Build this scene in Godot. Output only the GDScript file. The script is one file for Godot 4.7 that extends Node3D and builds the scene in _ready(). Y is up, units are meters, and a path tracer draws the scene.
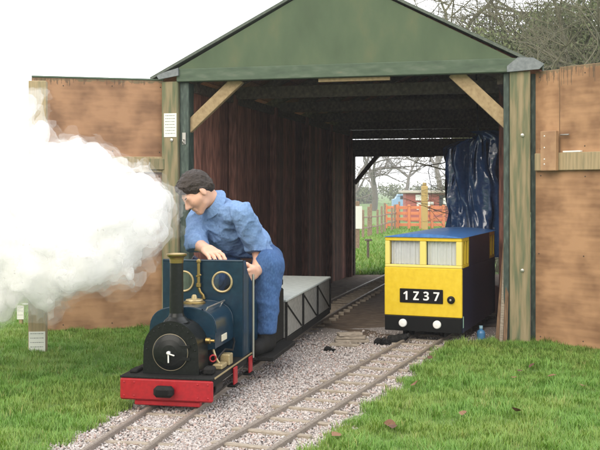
extends Node3D
# A miniature steam locomotive and its driver in front of a timber engine shed.
# Camera at the origin, 0.95 m up, looking along -z. Depths below are metres in front of the camera.

const F := 950.0            # focal length in pixels of a 600 px wide picture
const GAUGE := 0.19
var rng := RandomNumberGenerator.new()
var M := {}
var noise_textures := {}

# ---------------------------------------------------------------- mesh building
class MB:
	var v := PackedVector3Array()
	var n := PackedVector3Array()
	var uv := PackedVector2Array()
	var c := PackedColorArray()
	var ix := PackedInt32Array()
	var col := Color(1, 1, 1)
	func vert(p: Vector3, nn: Vector3, t := Vector2.ZERO) -> int:
		v.append(p); n.append(nn); uv.append(t); c.append(col)
		return v.size() - 1
	func tri_i(a: int, b: int, d: int, out: Vector3) -> void:
		# clockwise seen from the side that «out» points to
		if (v[b] - v[a]).cross(v[d] - v[a]).dot(out) > 0.0:
			ix.append(a); ix.append(d); ix.append(b)
		else:
			ix.append(a); ix.append(b); ix.append(d)
	func face(pts: Array, out: Vector3, uvs: Array = []) -> void:
		var nn: Vector3 = (pts[1] - pts[0]).cross(pts[2] - pts[0])
		if nn.length() < 1e-12 and pts.size() > 3:
			nn = (pts[2] - pts[0]).cross(pts[3] - pts[0])
		nn = nn.normalized()
		if nn.dot(out) < 0.0:
			nn = -nn
		var first := v.size()
		for i in pts.size():
			vert(pts[i], nn, uvs[i] if uvs.size() else Vector2.ZERO)
		for i in range(1, pts.size() - 1):
			tri_i(first, first + i, first + i + 1, nn)
	func mesh() -> ArrayMesh:
		var a := []
		a.resize(Mesh.ARRAY_MAX)
		a[Mesh.ARRAY_VERTEX] = v
		a[Mesh.ARRAY_NORMAL] = n
		a[Mesh.ARRAY_TEX_UV] = uv
		a[Mesh.ARRAY_COLOR] = c
		a[Mesh.ARRAY_INDEX] = ix
		var m := ArrayMesh.new()
		m.add_surface_from_arrays(Mesh.PRIMITIVE_TRIANGLES, a)
		return m

func box(mb: MB, lo: Vector3, hi: Vector3, bevel := 0.0, xf := Transform3D.IDENTITY) -> MB:
	var cen := (lo + hi) / 2.0
	var h := (hi - lo) / 2.0
	var b := minf(bevel, minf(h.x, minf(h.y, h.z)) * 0.8)
	var axes := [Vector3(1, 0, 0), Vector3(0, 1, 0), Vector3(0, 0, 1)]
	for ax in 3:
		for s in [-1.0, 1.0]:
			var nn: Vector3 = axes[ax] * s
			var u: Vector3 = axes[(ax + 1) % 3]
			var w: Vector3 = axes[(ax + 2) % 3]
			var pts := []
			var uvs := []
			for q in [[-1, -1], [1, -1], [1, 1], [-1, 1]]:
				var p: Vector3 = cen + nn * h[ax] + u * float(q[0]) * (h[(ax + 1) % 3] - b) + w * float(q[1]) * (h[(ax + 2) % 3] - b)
				pts.append(xf * p)
				uvs.append(Vector2((p.x - lo.x) / maxf(hi.x - lo.x, 1e-5), 1.0 - (p.y - lo.y) / maxf(hi.y - lo.y, 1e-5)))
			mb.face(pts, xf.basis * nn, uvs)
	if b > 0.0:
		for ax in 3:      # twelve edges
			var u := (ax + 1) % 3
			var w := (ax + 2) % 3
			for s in [-1.0, 1.0]:
				for t in [-1.0, 1.0]:
					var pts := []
					for e in [[-1.0, 0], [1.0, 0], [1.0, 1], [-1.0, 1]]:
						var p := cen
						p[ax] += e[0] * (h[ax] - b)
						p[u] += s * (h[u] - (b if e[1] else 0.0))
						p[w] += t * (h[w] - (0.0 if e[1] else b))
						pts.append(xf * p)
					var o := Vector3.ZERO
					o[u] = s
					o[w] = t
					mb.face(pts, xf.basis * o)
		for sx in [-1.0, 1.0]:
			for sy in [-1.0, 1.0]:
				for sz in [-1.0, 1.0]:
					var s := Vector3(sx, sy, sz)
					var pts := []
					for k in 3:
						var p := cen + s * (h - Vector3.ONE * b)
						p[k] += s[k] * b
						pts.append(xf * p)
					mb.face(pts, xf.basis * s)
	return mb

func tube(mb: MB, pts: Array, radii: Array, sides := 8, caps := true) -> MB:
	var count := pts.size()
	var up := Vector3.UP
	var first := mb.v.size()
	for i in count:
		var d: Vector3 = (pts[mini(i + 1, count - 1)] - pts[maxi(i - 1, 0)]).normalized()
		if absf(d.dot(up)) > 0.95:
			up = Vector3.RIGHT if absf(d.x) < 0.9 else Vector3.FORWARD
		var a := d.cross(up).normalized()
		var b := d.cross(a).normalized()
		for k in sides:
			var t := TAU * k / sides
			var o := a * cos(t) + b * sin(t)
			mb.vert(pts[i] + o * radii[i], o, Vector2(float(k) / sides, i))
	for i in count - 1:
		for k in sides:
			var k2 := (k + 1) % sides
			var q := [first + i * sides + k, first + i * sides + k2, first + (i + 1) * sides + k2, first + (i + 1) * sides + k]
			var o: Vector3 = mb.n[q[0]] + mb.n[q[1]]
			mb.tri_i(q[0], q[1], q[2], o)
			mb.tri_i(q[0], q[2], q[3], o)
	if caps:
		for e in [0, count - 1]:
			var d: Vector3 = (pts[1] - pts[0]) * -1.0 if e == 0 else pts[count - 1] - pts[count - 2]
			var ring := []
			for k in sides:
				ring.append(mb.v[first + e * sides + k])
			mb.face(ring, d)
	return mb

func lathe(mb: MB, prof: Array, sides := 24, xf := Transform3D.IDENTITY) -> MB:
	# prof: [radius, height] from bottom to top, turned about y; sharp corners between segments
	for i in prof.size() - 1:
		var r0: float = prof[i][0]
		var r1: float = prof[i + 1][0]
		var y0: float = prof[i][1]
		var y1: float = prof[i + 1][1]
		var nn := Vector2(y1 - y0, r0 - r1).normalized()
		var first := mb.v.size()
		for k in sides + 1:
			var t := TAU * k / sides
			var o := Vector3(cos(t), 0, sin(t))
			var no := (xf.basis * (o * nn.x + Vector3.UP * nn.y)).normalized()
			mb.vert(xf * (o * r0 + Vector3.UP * y0), no)
			mb.vert(xf * (o * r1 + Vector3.UP * y1), no)
		for k in sides:
			var a := first + k * 2
			var no: Vector3 = mb.n[a] + mb.n[a + 2]
			mb.tri_i(a, a + 1, a + 2, no)
			mb.tri_i(a + 1, a + 3, a + 2, no)
	return mb

func prism(mb: MB, poly: PackedVector2Array, z0: float, z1: float, xf := Transform3D.IDENTITY, smooth := false) -> MB:
	var tris := Geometry2D.triangulate_polygon(poly)
	for z in [z0, z1]:
		var out: Vector3 = xf.basis * Vector3(0, 0, 1.0 if (z == z1) == (z1 > z0) else -1.0)
		var first := mb.v.size()
		for p in poly:
			mb.vert(xf * Vector3(p.x, p.y, z), out.normalized(), p)
		for i in range(0, tris.size(), 3):
			mb.tri_i(first + tris[i], first + tris[i + 1], first + tris[i + 2], out)
	var ccw := not Geometry2D.is_polygon_clockwise(poly)
	var count := poly.size()
	for i in count:
		var p := poly[i]
		var q := poly[(i + 1) % count]
		var e := (q - p).normalized()
		var o := Vector2(e.y, -e.x) if ccw else Vector2(-e.y, e.x)
		var op := o
		var oq := o
		if smooth:
			var ep := (p - poly[(i + count - 1) % count]).normalized()
			var eq := (poly[(i + 2) % count] - q).normalized()
			if ep.dot(e) > 0.8:
				op = (o + (Vector2(ep.y, -ep.x) if ccw else Vector2(-ep.y, ep.x))).normalized()
			if eq.dot(e) > 0.8:
				oq = (o + (Vector2(eq.y, -eq.x) if ccw else Vector2(-eq.y, eq.x))).normalized()
		var a := mb.vert(xf * Vector3(p.x, p.y, z0), xf.basis * Vector3(op.x, op.y, 0))
		var b := mb.vert(xf * Vector3(q.x, q.y, z0), xf.basis * Vector3(oq.x, oq.y, 0))
		var c := mb.vert(xf * Vector3(q.x, q.y, z1), xf.basis * Vector3(oq.x, oq.y, 0))
		var d := mb.vert(xf * Vector3(p.x, p.y, z1), xf.basis * Vector3(op.x, op.y, 0))
		var out := xf.basis * Vector3(o.x, o.y, 0)
		mb.tri_i(a, b, c, out)
		mb.tri_i(a, c, d, out)
	return mb

func bar(mb: MB, a: Vector3, b: Vector3, w: float, t: float, bevel := 0.003, side := Vector3.ZERO) -> MB:
	# a straight timber from a to b, w wide across «side», t thick
	var d := b - a
	var y := d.normalized()
	var x := side
	if x == Vector3.ZERO:
		x = Vector3.RIGHT
	x = (x - y * x.dot(y)).normalized()
	var z := x.cross(y)
	return box(mb, Vector3(-w / 2, 0, -t / 2), Vector3(w / 2, d.length(), t / 2), bevel, Transform3D(Basis(x, y, z), a))

func torus(mb: MB, xf: Transform3D, r: float, rr: float, n1 := 28, n2 := 8) -> MB:
	var first := mb.v.size()
	for i in n1:
		var t := TAU * i / n1
		var o := Vector3(cos(t), sin(t), 0)
		for k in n2:
			var s := TAU * k / n2
			var nn := o * cos(s) + Vector3(0, 0, 1) * sin(s)
			mb.vert(xf * (o * r + nn * rr), (xf.basis * nn).normalized())
	for i in n1:
		for k in n2:
			var q := [first + i * n2 + k, first + i * n2 + (k + 1) % n2, first + ((i + 1) % n1) * n2 + (k + 1) % n2, first + ((i + 1) % n1) * n2 + k]
			var o: Vector3 = mb.n[q[0]] + mb.n[q[2]]
			mb.tri_i(q[0], q[1], q[2], o)
			mb.tri_i(q[0], q[2], q[3], o)
	return mb

func rock(mb: MB, seed_: int, squash := 0.7) -> MB:
	var r := RandomNumberGenerator.new()
	r.seed = seed_
	var g := (1.0 + sqrt(5.0)) / 2.0
	var p := [Vector3(-1, g, 0), Vector3(1, g, 0), Vector3(-1, -g, 0), Vector3(1, -g, 0), Vector3(0, -1, g), Vector3(0, 1, g), Vector3(0, -1, -g), Vector3(0, 1, -g), Vector3(g, 0, -1), Vector3(g, 0, 1), Vector3(-g, 0, -1), Vector3(-g, 0, 1)]
	for i in 12:
		p[i] = p[i].normalized() * r.randf_range(0.62, 1.12) * Vector3(1, squash, 0.85)
	for f in [[0, 11, 5], [0, 5, 1], [0, 1, 7], [0, 7, 10], [0, 10, 11], [1, 5, 9], [5, 11, 4], [11, 10, 2], [10, 7, 6], [7, 1, 8], [3, 9, 4], [3, 4, 2], [3, 2, 6], [3, 6, 8], [3, 8, 9], [4, 9, 5], [2, 4, 11], [6, 2, 10], [8, 6, 7], [9, 8, 1]]:
		mb.face([p[f[0]], p[f[1]], p[f[2]]], p[f[0]] + p[f[1]] + p[f[2]])
	return mb

# A grid of distances meshed as surface nets
class Field:
	var lo: Vector3
	var cell: float
	var nx: int
	var ny: int
	var nz: int
	var d := PackedFloat32Array()
	func _init(lo_: Vector3, hi: Vector3, cell_: float) -> void:
		lo = lo_
		cell = cell_
		nx = int(ceil((hi.x - lo.x) / cell)) + 2
		ny = int(ceil((hi.y - lo.y) / cell)) + 2
		nz = int(ceil((hi.z - lo.z) / cell)) + 2
		d.resize(nx * ny * nz)
		d.fill(1.0)
	func span(a: Vector3, b: Vector3, r: float) -> Array:
		var mn := (a.min(b) - Vector3.ONE * r - lo) / cell
		var mx := (a.max(b) + Vector3.ONE * r - lo) / cell
		return [clampi(int(mn.x), 0, nx - 1), clampi(int(mn.y), 0, ny - 1), clampi(int(mn.z), 0, nz - 1), clampi(int(mx.x) + 1, 0, nx - 1), clampi(int(mx.y) + 1, 0, ny - 1), clampi(int(mx.z) + 1, 0, nz - 1)]
	func capsule(a: Vector3, b: Vector3, ra: float, rb: float, k := 0.03) -> void:
		var m := span(a, b, maxf(ra, rb) + k + cell * 3.0)
		var ba := b - a
		var bb := maxf(ba.length_squared(), 1e-9)
		for z in range(m[2], m[5] + 1):
			for y in range(m[1], m[4] + 1):
				for x in range(m[0], m[3] + 1):
					var p := lo + Vector3(x, y, z) * cell
					var h := clampf((p - a).dot(ba) / bb, 0.0, 1.0)
					var q := p.distance_to(a + ba * h) - ra - (rb - ra) * h
					var i := x + nx * (y + ny * z)
					var o := d[i]
					var w := maxf(k - absf(o - q), 0.0) / k
					d[i] = minf(o, q) - w * w * k * 0.25
	func ellipsoid(c: Vector3, bas: Basis, r: Vector3, k := 0.02) -> void:
		var rm := maxf(r.x, maxf(r.y, r.z))
		var m := span(c, c, rm + k + cell * 3.0)
		var inv := bas.inverse()
		for z in range(m[2], m[5] + 1):
			for y in range(m[1], m[4] + 1):
				for x in range(m[0], m[3] + 1):
					var p := inv * (lo + Vector3(x, y, z) * cell - c)
					var k0 := (p / r).length()
					var k1 := (p / (r * r)).length()
					var q := k0 * (k0 - 1.0) / maxf(k1, 1e-6)
					if k0 < 1e-4:
						q = -minf(r.x, minf(r.y, r.z))
					var i := x + nx * (y + ny * z)
					var o := d[i]
					var w := maxf(k - absf(o - q), 0.0) / k
					d[i] = minf(o, q) - w * w * k * 0.25
	func cut(normal: Vector3, at: Vector3) -> void:
		var nn := normal.normalized()
		for z in nz:
			for y in ny:
				for x in nx:
					var i := x + nx * (y + ny * z)
					if d[i] < cell * 3.0:
						d[i] = maxf(d[i], (lo + Vector3(x, y, z) * cell - at).dot(nn))
	func ripple(noise: FastNoiseLite, amp: float, near: float) -> void:
		for z in nz:
			for y in ny:
				for x in nx:
					var i := x + nx * (y + ny * z)
					if absf(d[i]) < near:
						var p := lo + Vector3(x, y, z) * cell
						d[i] += noise.get_noise_3dv(p) * amp
	func mesh(mb: MB, level := 0.0) -> MB:
		var at := PackedInt32Array()
		at.resize(nx * ny * nz)
		at.fill(-1)
		var sy := nx
		var sz := nx * ny
		var off := [0, 1, sy, sy + 1, sz, sz + 1, sz + sy, sz + sy + 1]
		var pos := [Vector3(0, 0, 0), Vector3(1, 0, 0), Vector3(0, 1, 0), Vector3(1, 1, 0), Vector3(0, 0, 1), Vector3(1, 0, 1), Vector3(0, 1, 1), Vector3(1, 1, 1)]
		var edges := [[0, 1], [2, 3], [4, 5], [6, 7], [0, 2], [1, 3], [4, 6], [5, 7], [0, 4], [1, 5], [2, 6], [3, 7]]
		var far := cell * 6.0
		for z in nz - 1:
			for y in ny - 1:
				var row := sy * y + sz * z
				for x in nx - 1:
					var i := row + x
					var d0 := d[i] - level
					if d0 > far or d0 < -far:
						continue
					var inside := 0
					for o in off:
						if d[i + o] < level:
							inside += 1
					if inside == 0 or inside == 8:
						continue
					var s := Vector3.ZERO
					var cnt := 0
					for e in edges:
						var a: float = d[i + off[e[0]]] - level
						var b: float = d[i + off[e[1]]] - level
						if (a < 0.0) != (b < 0.0):
							s += pos[e[0]].lerp(pos[e[1]], a / (a - b))
							cnt += 1
					s /= cnt
					var g := Vector3(
						d[i + 1] + d[i + 1 + sy] + d[i + 1 + sz] + d[i + 1 + sy + sz] - d[i] - d[i + sy] - d[i + sz] - d[i + sy + sz],
						d[i + sy] + d[i + sy + 1] + d[i + sy + sz] + d[i + sy + sz + 1] - d[i] - d[i + 1] - d[i + sz] - d[i + sz + 1],
						d[i + sz] + d[i + sz + 1] + d[i + sz + sy] + d[i + sz + sy + 1] - d[i] - d[i + 1] - d[i + sy] - d[i + sy + 1])
					at[i] = mb.vert(lo + (Vector3(x, y, z) + s) * cell, g.normalized())
		for z in range(1, nz - 1):
			for y in range(1, ny - 1):
				var row := sy * y + sz * z
				for x in range(1, nx - 1):
					var i := row + x
					var a := d[i] - level
					if a > far or a < -far:
						continue
					for k in 3:
						var st: int = [1, sy, sz][k]
						var b := d[i + st] - level
						if (a < 0.0) == (b < 0.0):
							continue
						var u: int = [sy, sz, 1][k]
						var w: int = [sz, 1, sy][k]
						var q := [at[i], at[i - u], at[i - u - w], at[i - w]]
						if q[0] < 0 or q[1] < 0 or q[2] < 0 or q[3] < 0:
							continue
						var out := Vector3.ZERO
						out[k] = 1.0 if a < 0.0 else -1.0
						mb.tri_i(q[0], q[1], q[2], out)
						mb.tri_i(q[0], q[2], q[3], out)
		return mb

# ---------------------------------------------------------------- scene helpers
func numbered(called: String) -> String:
	if not has_node(called):
		return called
	var k := 1
	while has_node("%s_%03d" % [called, k]):
		k += 1
	return "%s_%03d" % [called, k]

func thing(called: String, label: String, category: String, group := "", xf := Transform3D.IDENTITY) -> Node3D:
	var o := Node3D.new()
	o.name = numbered(called)
	o.transform = xf
	add_child(o)
	return tag(o, label, category, group)

func tag(o: Node3D, label: String, category: String, group := "") -> Node3D:
	o.set_meta("label", label)
	o.set_meta("category", category)
	if group:
		o.set_meta("group", group)
	return o

func part(parent: Node, called: String, what, m: Material) -> MeshInstance3D:
	var o := MeshInstance3D.new()
	o.mesh = what.mesh() if what is MB else what
	o.material_override = m
	o.name = numbered(called) if parent == self else called
	parent.add_child(o, true)
	return o

func structure(called: String, mb: MB, m: Material) -> MeshInstance3D:
	var o := part(self, called, mb, m)
	o.set_meta("kind", "structure")
	return o

func lin(r: float, g: float, b: float, a := 1.0) -> Color:
	var c := Color(r, g, b).linear_to_srgb()
	c.a = a
	return c

func noise_tex(freq: float, stops: Array, seed_ := 1, octaves := 4, size := 512, kind := FastNoiseLite.TYPE_SIMPLEX_SMOOTH) -> NoiseTexture2D:
	# stops: [position, r, g, b] in linear values
	var t := NoiseTexture2D.new()
	var f := FastNoiseLite.new()
	f.noise_type = kind
	f.seed = seed_
	f.frequency = freq
	f.fractal_octaves = octaves
	t.noise = f
	t.width = size
	t.height = size
	t.seamless = true
	var g := Gradient.new()
	var at := PackedFloat32Array()
	var co := PackedColorArray()
	for s in stops:
		at.append(s[0])
		co.append(lin(s[1], s[2], s[3]))
	g.offsets = at
	g.colors = co
	t.color_ramp = g
	return t

func grey_tex(freq: float, seed_ := 1, octaves := 4, low := 0.0, high := 1.0) -> NoiseTexture2D:
	return noise_tex(freq, [[0.0, low, low, low], [1.0, high, high, high]], seed_, octaves, 256)

func mat(r: float, g: float, b: float, rough := 0.7, metal := 0.0) -> StandardMaterial3D:
	var m := StandardMaterial3D.new()
	m.albedo_color = lin(r, g, b)
	m.roughness = rough
	m.metallic = metal
	return m

func tex_mat(tex: Texture2D, scale: Vector3, rough := 0.8, bump: Texture2D = null, bump_cm := 0.1, tint := Color.WHITE) -> StandardMaterial3D:
	var m := StandardMaterial3D.new()
	m.albedo_color = tint
	m.albedo_texture = tex
	m.uv1_triplanar = true
	m.uv1_scale = scale
	m.roughness = rough
	if bump:
		m.heightmap_enabled = true
		m.heightmap_texture = bump
		m.heightmap_scale = bump_cm
	return m

func at_px(px: float, py: float, depth: float) -> Vector3:
	return Vector3((px - 300.0) * depth / F, 0.95 - (py - 189.0) * depth / F, -depth)

func ground_y(depth: float) -> float:
	return -0.022 * clampf(depth - 6.2, 0.0, 23.8)

func left_track(depth: float) -> float:
	var s := depth - 3.458
	return -0.65 + 0.195 * s + 0.0032 * s * s

func right_track(depth: float) -> float:
	return -0.1765 + 0.395 * (depth - 3.498)

func on_curve(pts: Array, depth: float) -> float:
	# pts: [x, depth] with growing depth
	if depth <= pts[0][1]:
		return pts[0][0] + (depth - pts[0][1]) * (pts[1][0] - pts[0][0]) / (pts[1][1] - pts[0][1])
	for i in pts.size() - 1:
		if depth <= pts[i + 1][1]:
			return lerpf(pts[i][0], pts[i + 1][0], (depth - pts[i][1]) / (pts[i + 1][1] - pts[i][1]))
	return pts[-1][0]

const HS := 0.84            # size of the driver's head against a first guess
const EDGE_L := [[-0.99, 3.0], [-0.895, 3.458], [-0.745, 4.12], [-0.69, 4.7], [-0.71, 5.5], [-0.80, 6.45]]
const EDGE_R := [[-0.13, 3.0], [0.055, 3.458], [0.085, 3.525], [0.262, 3.94], [0.482, 4.51], [0.765, 5.4], [0.90, 5.75], [1.08, 5.86], [1.30, 5.95]]

# ---------------------------------------------------------------- the scene
func _ready() -> void:
	rng.seed = 7
	camera_and_light()
	materials()
	ground()
	tracks()
	shed()
	locomotive()
	wagon()
	diesel()
	driver()
	small_things()
	background()
	lawn()
	steam()

func camera_and_light() -> void:
	var cam := Camera3D.new()
	cam.name = "camera"
	cam.position = Vector3(0, 0.95, 0)
	cam.projection = Camera3D.PROJECTION_FRUSTUM
	cam.near = 0.1
	cam.far = 600.0
	cam.size = 2.0 * 0.1 * 225.0 / F
	cam.frustum_offset = Vector2(0, -36.0 / F * 0.1)
	add_child(cam)
	cam.current = true
	var we := WorldEnvironment.new()
	we.name = "environment"
	var e := Environment.new()
	we.environment = e
	e.background_mode = Environment.BG_SKY
	var sky := Sky.new()
	var sm := ProceduralSkyMaterial.new()
	sm.sky_top_color = Color(0.95, 0.96, 0.98)
	sm.sky_horizon_color = Color(0.97, 0.975, 0.985)
	sm.ground_horizon_color = Color(0.6, 0.6, 0.58)
	sm.ground_bottom_color = Color(0.4, 0.4, 0.36)
	sky.sky_material = sm
	e.sky = sky
	e.tonemap_mode = Environment.TONE_MAPPER_LINEAR
	e.tonemap_exposure = 3.1
	e.sdfgi_enabled = true
	e.ssao_enabled = true
	e.ssil_enabled = true
	e.fog_enabled = true
	e.fog_density = 0.002
	e.fog_light_color = Color(0.93, 0.94, 0.96)
	add_child(we)
	var sun := DirectionalLight3D.new()
	sun.name = "overcast_sun"
	sun.light_energy = 0.36
	sun.light_angular_distance = 55.0
	sun.light_color = Color(1.0, 0.97, 0.92)
	sun.rotation_degrees = Vector3(-38, -30, 0)
	sun.shadow_enabled = true
	add_child(sun)

func materials() -> void:
	var fine := grey_tex(0.03, 3, 5)
	var grain := grey_tex(0.02, 5, 4)
	M.fine = fine
	# pale weathered pine with green algae
	M.pine = tex_mat(noise_tex(0.012, [[0.0, 0.22, 0.19, 0.11], [0.5, 0.32, 0.25, 0.145], [1.0, 0.37, 0.29, 0.175]], 11), Vector3(6, 0.5, 6), 0.85, grain, 0.15)
	M.pine_green = tex_mat(noise_tex(0.01, [[0.0, 0.085, 0.11, 0.062], [0.36, 0.15, 0.15, 0.085], [0.55, 0.215, 0.18, 0.105], [1.0, 0.29, 0.235, 0.145]], 12, 5), Vector3(4.5, 0.45, 4.5), 0.85, grain, 0.15)
	M.pine_new = tex_mat(noise_tex(0.012, [[0.0, 0.23, 0.16, 0.085], [0.5, 0.31, 0.225, 0.125], [1.0, 0.38, 0.285, 0.165]], 13), Vector3(4, 4, 4), 0.8, grain, 0.1)
	M.plank_dark = []
	for k in 4:
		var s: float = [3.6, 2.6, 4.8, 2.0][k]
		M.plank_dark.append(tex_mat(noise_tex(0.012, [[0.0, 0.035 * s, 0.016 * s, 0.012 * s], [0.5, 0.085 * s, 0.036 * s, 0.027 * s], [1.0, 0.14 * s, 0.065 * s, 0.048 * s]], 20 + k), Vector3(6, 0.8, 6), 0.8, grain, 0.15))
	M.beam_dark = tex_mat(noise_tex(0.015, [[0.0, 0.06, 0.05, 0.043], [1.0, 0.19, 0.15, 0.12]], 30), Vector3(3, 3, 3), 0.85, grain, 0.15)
	M.green_paint = tex_mat(noise_tex(0.006, [[0.0, 0.052, 0.080, 0.044], [0.4, 0.062, 0.094, 0.052], [0.65, 0.070, 0.102, 0.056], [0.88, 0.084, 0.108, 0.058], [1.0, 0.11, 0.115, 0.058]], 41, 6), Vector3(1.1, 0.5, 0.8), 0.75, fine, 0.12)
	M.green_trim = tex_mat(noise_tex(0.014, [[0.0, 0.044, 0.070, 0.046], [0.5, 0.062, 0.096, 0.062], [0.85, 0.088, 0.118, 0.084], [1.0, 0.14, 0.135, 0.085]], 43, 5), Vector3(0.8, 2.5, 2.5), 0.7, fine, 0.1)
	M.jamb = tex_mat(noise_tex(0.02, [[0.0, 0.02, 0.035, 0.03], [0.6, 0.045, 0.07, 0.06], [1.0, 0.10, 0.13, 0.11]], 44), Vector3(3, 1, 3), 0.6, fine, 0.1)
	M.lead = tex_mat(noise_tex(0.02, [[0.0, 0.11, 0.13, 0.145], [1.0, 0.20, 0.22, 0.235]], 45), Vector3(3, 3, 3), 0.55)
	M.felt = tex_mat(noise_tex(0.03, [[0.0, 0.07, 0.085, 0.075], [1.0, 0.13, 0.15, 0.13]], 46), Vector3(2, 2, 2), 0.9, fine, 0.1)
	M.black = mat(0.006, 0.0065, 0.007, 0.35)
	M.black.metallic_specular = 0.3
	M.black_rough = tex_mat(noise_tex(0.03, [[0.0, 0.006, 0.006, 0.006], [0.7, 0.015, 0.015, 0.015], [1.0, 0.035, 0.032, 0.03]], 47), Vector3(6, 6, 6), 0.7)
	M.smokebox = tex_mat(noise_tex(0.02, [[0.0, 0.004, 0.0055, 0.0055], [0.7, 0.008, 0.0095, 0.0095], [1.0, 0.02, 0.02, 0.02]], 48), Vector3(6, 6, 6), 0.3)
	M.loco_blue = tex_mat(noise_tex(0.012, [[0.0, 0.003, 0.018, 0.036], [0.6, 0.004, 0.025, 0.048], [1.0, 0.010, 0.034, 0.056]], 49), Vector3(4, 4, 4), 0.3)
	M.smokebox.metallic_specular = 0.35
	M.black_rough.metallic_specular = 0.25
	M.loco_blue.clearcoat_enabled = true
	M.loco_blue.metallic_specular = 0.35
	M.loco_blue.clearcoat = 0.25
	M.loco_blue.clearcoat_roughness = 0.15
	M.red = tex_mat(noise_tex(0.015, [[0.0, 0.24, 0.003, 0.009], [0.6, 0.32, 0.004, 0.011], [1.0, 0.35, 0.010, 0.015]], 50), Vector3(5, 5, 5), 0.4)
	M.brass = mat(0.30, 0.21, 0.075, 0.32, 0.9)
	M.brass_dull = tex_mat(noise_tex(0.03, [[0.0, 0.30, 0.23, 0.11], [1.0, 0.50, 0.42, 0.25]], 51), Vector3(9, 9, 9), 0.4)
	M.brass_dull.metallic = 0.5
	M.steel = mat(0.45, 0.44, 0.42, 0.32, 0.85)
	M.ring = mat(0.22, 0.19, 0.13, 0.4, 0.5)
	M.nail = mat(0.06, 0.045, 0.035, 0.6, 0.4)
	M.bright = mat(0.8, 0.8, 0.78, 0.3, 0.4)
	M.rust_rail = tex_mat(noise_tex(0.02, [[0.0, 0.13, 0.10, 0.078], [0.5, 0.22, 0.185, 0.155], [1.0, 0.33, 0.29, 0.25]], 52), Vector3(6, 20, 6), 0.55)
	M.rust_rail.metallic = 0.25
	M.glass = mat(0.1, 0.12, 0.12, 0.05)
	M.glass.transparency = BaseMaterial3D.TRANSPARENCY_ALPHA
	M.glass.albedo_color.a = 0.05
	M.white = mat(0.72, 0.73, 0.72, 0.5)
	M.skin = mat(0.62, 0.36, 0.26, 0.5)
	M.skin.subsurf_scatter_enabled = true
	M.skin.subsurf_scatter_strength = 0.15
	M.hair = tex_mat(noise_tex(0.05, [[0.0, 0.008, 0.005, 0.004], [1.0, 0.045, 0.027, 0.018]], 53), Vector3(14, 14, 30), 0.6, fine, 0.3)
	M.shirt = tex_mat(noise_tex(0.03, [[0.0, 0.11, 0.20, 0.40], [0.5, 0.15, 0.255, 0.47], [1.0, 0.21, 0.33, 0.55]], 54, 5), Vector3(5, 5, 5), 0.9, fine, 0.15)
	M.jeans = tex_mat(noise_tex(0.03, [[0.0, 0.02, 0.058, 0.17], [0.5, 0.034, 0.09, 0.23], [1.0, 0.075, 0.155, 0.32]], 55, 5), Vector3(6, 3, 6), 0.9, fine, 0.15)
	M.yellow = tex_mat(noise_tex(0.01, [[0.0, 0.58, 0.395, 0.010], [0.6, 0.64, 0.45, 0.014], [1.0, 0.66, 0.48, 0.03]], 56), Vector3(4, 4, 4), 0.4)
	M.cream = mat(0.66, 0.55, 0.14, 0.5)
	M.roof_blue = tex_mat(noise_tex(0.012, [[0.0, 0.03, 0.12, 0.38], [1.0, 0.07, 0.21, 0.52]], 57), Vector3(4, 4, 4), 0.35)
	M.side_blue = mat(0.012, 0.016, 0.04, 0.35)
	M.side_blue.metallic_specular = 0.35
	M.grey_panel = tex_mat(noise_tex(0.012, [[0.0, 0.17, 0.17, 0.16], [1.0, 0.29, 0.285, 0.27]], 58), Vector3(4, 4, 4), 0.6)
	M.pale_lid = tex_mat(noise_tex(0.012, [[0.0, 0.34, 0.38, 0.38], [1.0, 0.48, 0.52, 0.51]], 59), Vector3(3, 3, 3), 0.55)
	M.earth = tex_mat(noise_tex(0.02, [[0.0, 0.06, 0.04, 0.027], [0.5, 0.12, 0.085, 0.058], [1.0, 0.19, 0.14, 0.10]], 60, 5), Vector3(0.9, 0.9, 0.9), 0.95, fine, 1.0)
	M.sleeper = tex_mat(noise_tex(0.02, [[0.0, 0.16, 0.13, 0.10], [0.5, 0.27, 0.23, 0.185], [1.0, 0.38, 0.335, 0.275]], 61), Vector3(2, 8, 8), 0.9, grain, 0.2)
	M.tarp = tex_mat(noise_tex(0.02, [[0.0, 0.016, 0.045, 0.13], [1.0, 0.035, 0.09, 0.23]], 62), Vector3(3, 3, 3), 0.14, grey_tex(0.012, 66, 3), 0.5)
	M.tarp.metallic_specular = 0.8
	M.lath = tex_mat(noise_tex(0.02, [[0.0, 0.10, 0.06, 0.035], [1.0, 0.24, 0.15, 0.09]], 67), Vector3(5, 1, 5), 0.85)
	M.bark = tex_mat(noise_tex(0.03, [[0.0, 0.11, 0.10, 0.09], [1.0, 0.24, 0.22, 0.20]], 63), Vector3(3, 1, 3), 0.9)
	M.bark_mossy = tex_mat(noise_tex(0.02, [[0.0, 0.08, 0.075, 0.05], [0.6, 0.15, 0.14, 0.095], [1.0, 0.14, 0.17, 0.07]], 64), Vector3(2, 1, 2), 0.9)

# ---------------------------------------------------------------- ground
func sheet(rows: Array, y_of: Callable) -> MB:
	# rows: [depth, x0, x1, columns] joined into a grid
	var mb := MB.new()
	var n: int = rows[0][3]
	for r in rows:
		for k in n + 1:
			var x := lerpf(r[1], r[2], float(k) / n)
			var y: float = y_of.call(x, r[0])
			var dx: float = (y_of.call(x + 0.01, r[0]) - y) / 0.01
			var dz: float = (y_of.call(x, r[0] + 0.01) - y) / 0.01
			mb.vert(Vector3(x, y, -r[0]), Vector3(-dx, 1, dz).normalized(), Vector2(x, r[0]))
	for i in rows.size() - 1:
		for k in n:
			var a := i * (n + 1) + k
			mb.tri_i(a, a + 1, a + n + 2, Vector3.UP)
			mb.tri_i(a, a + n + 2, a + n + 1, Vector3.UP)
	return mb

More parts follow.
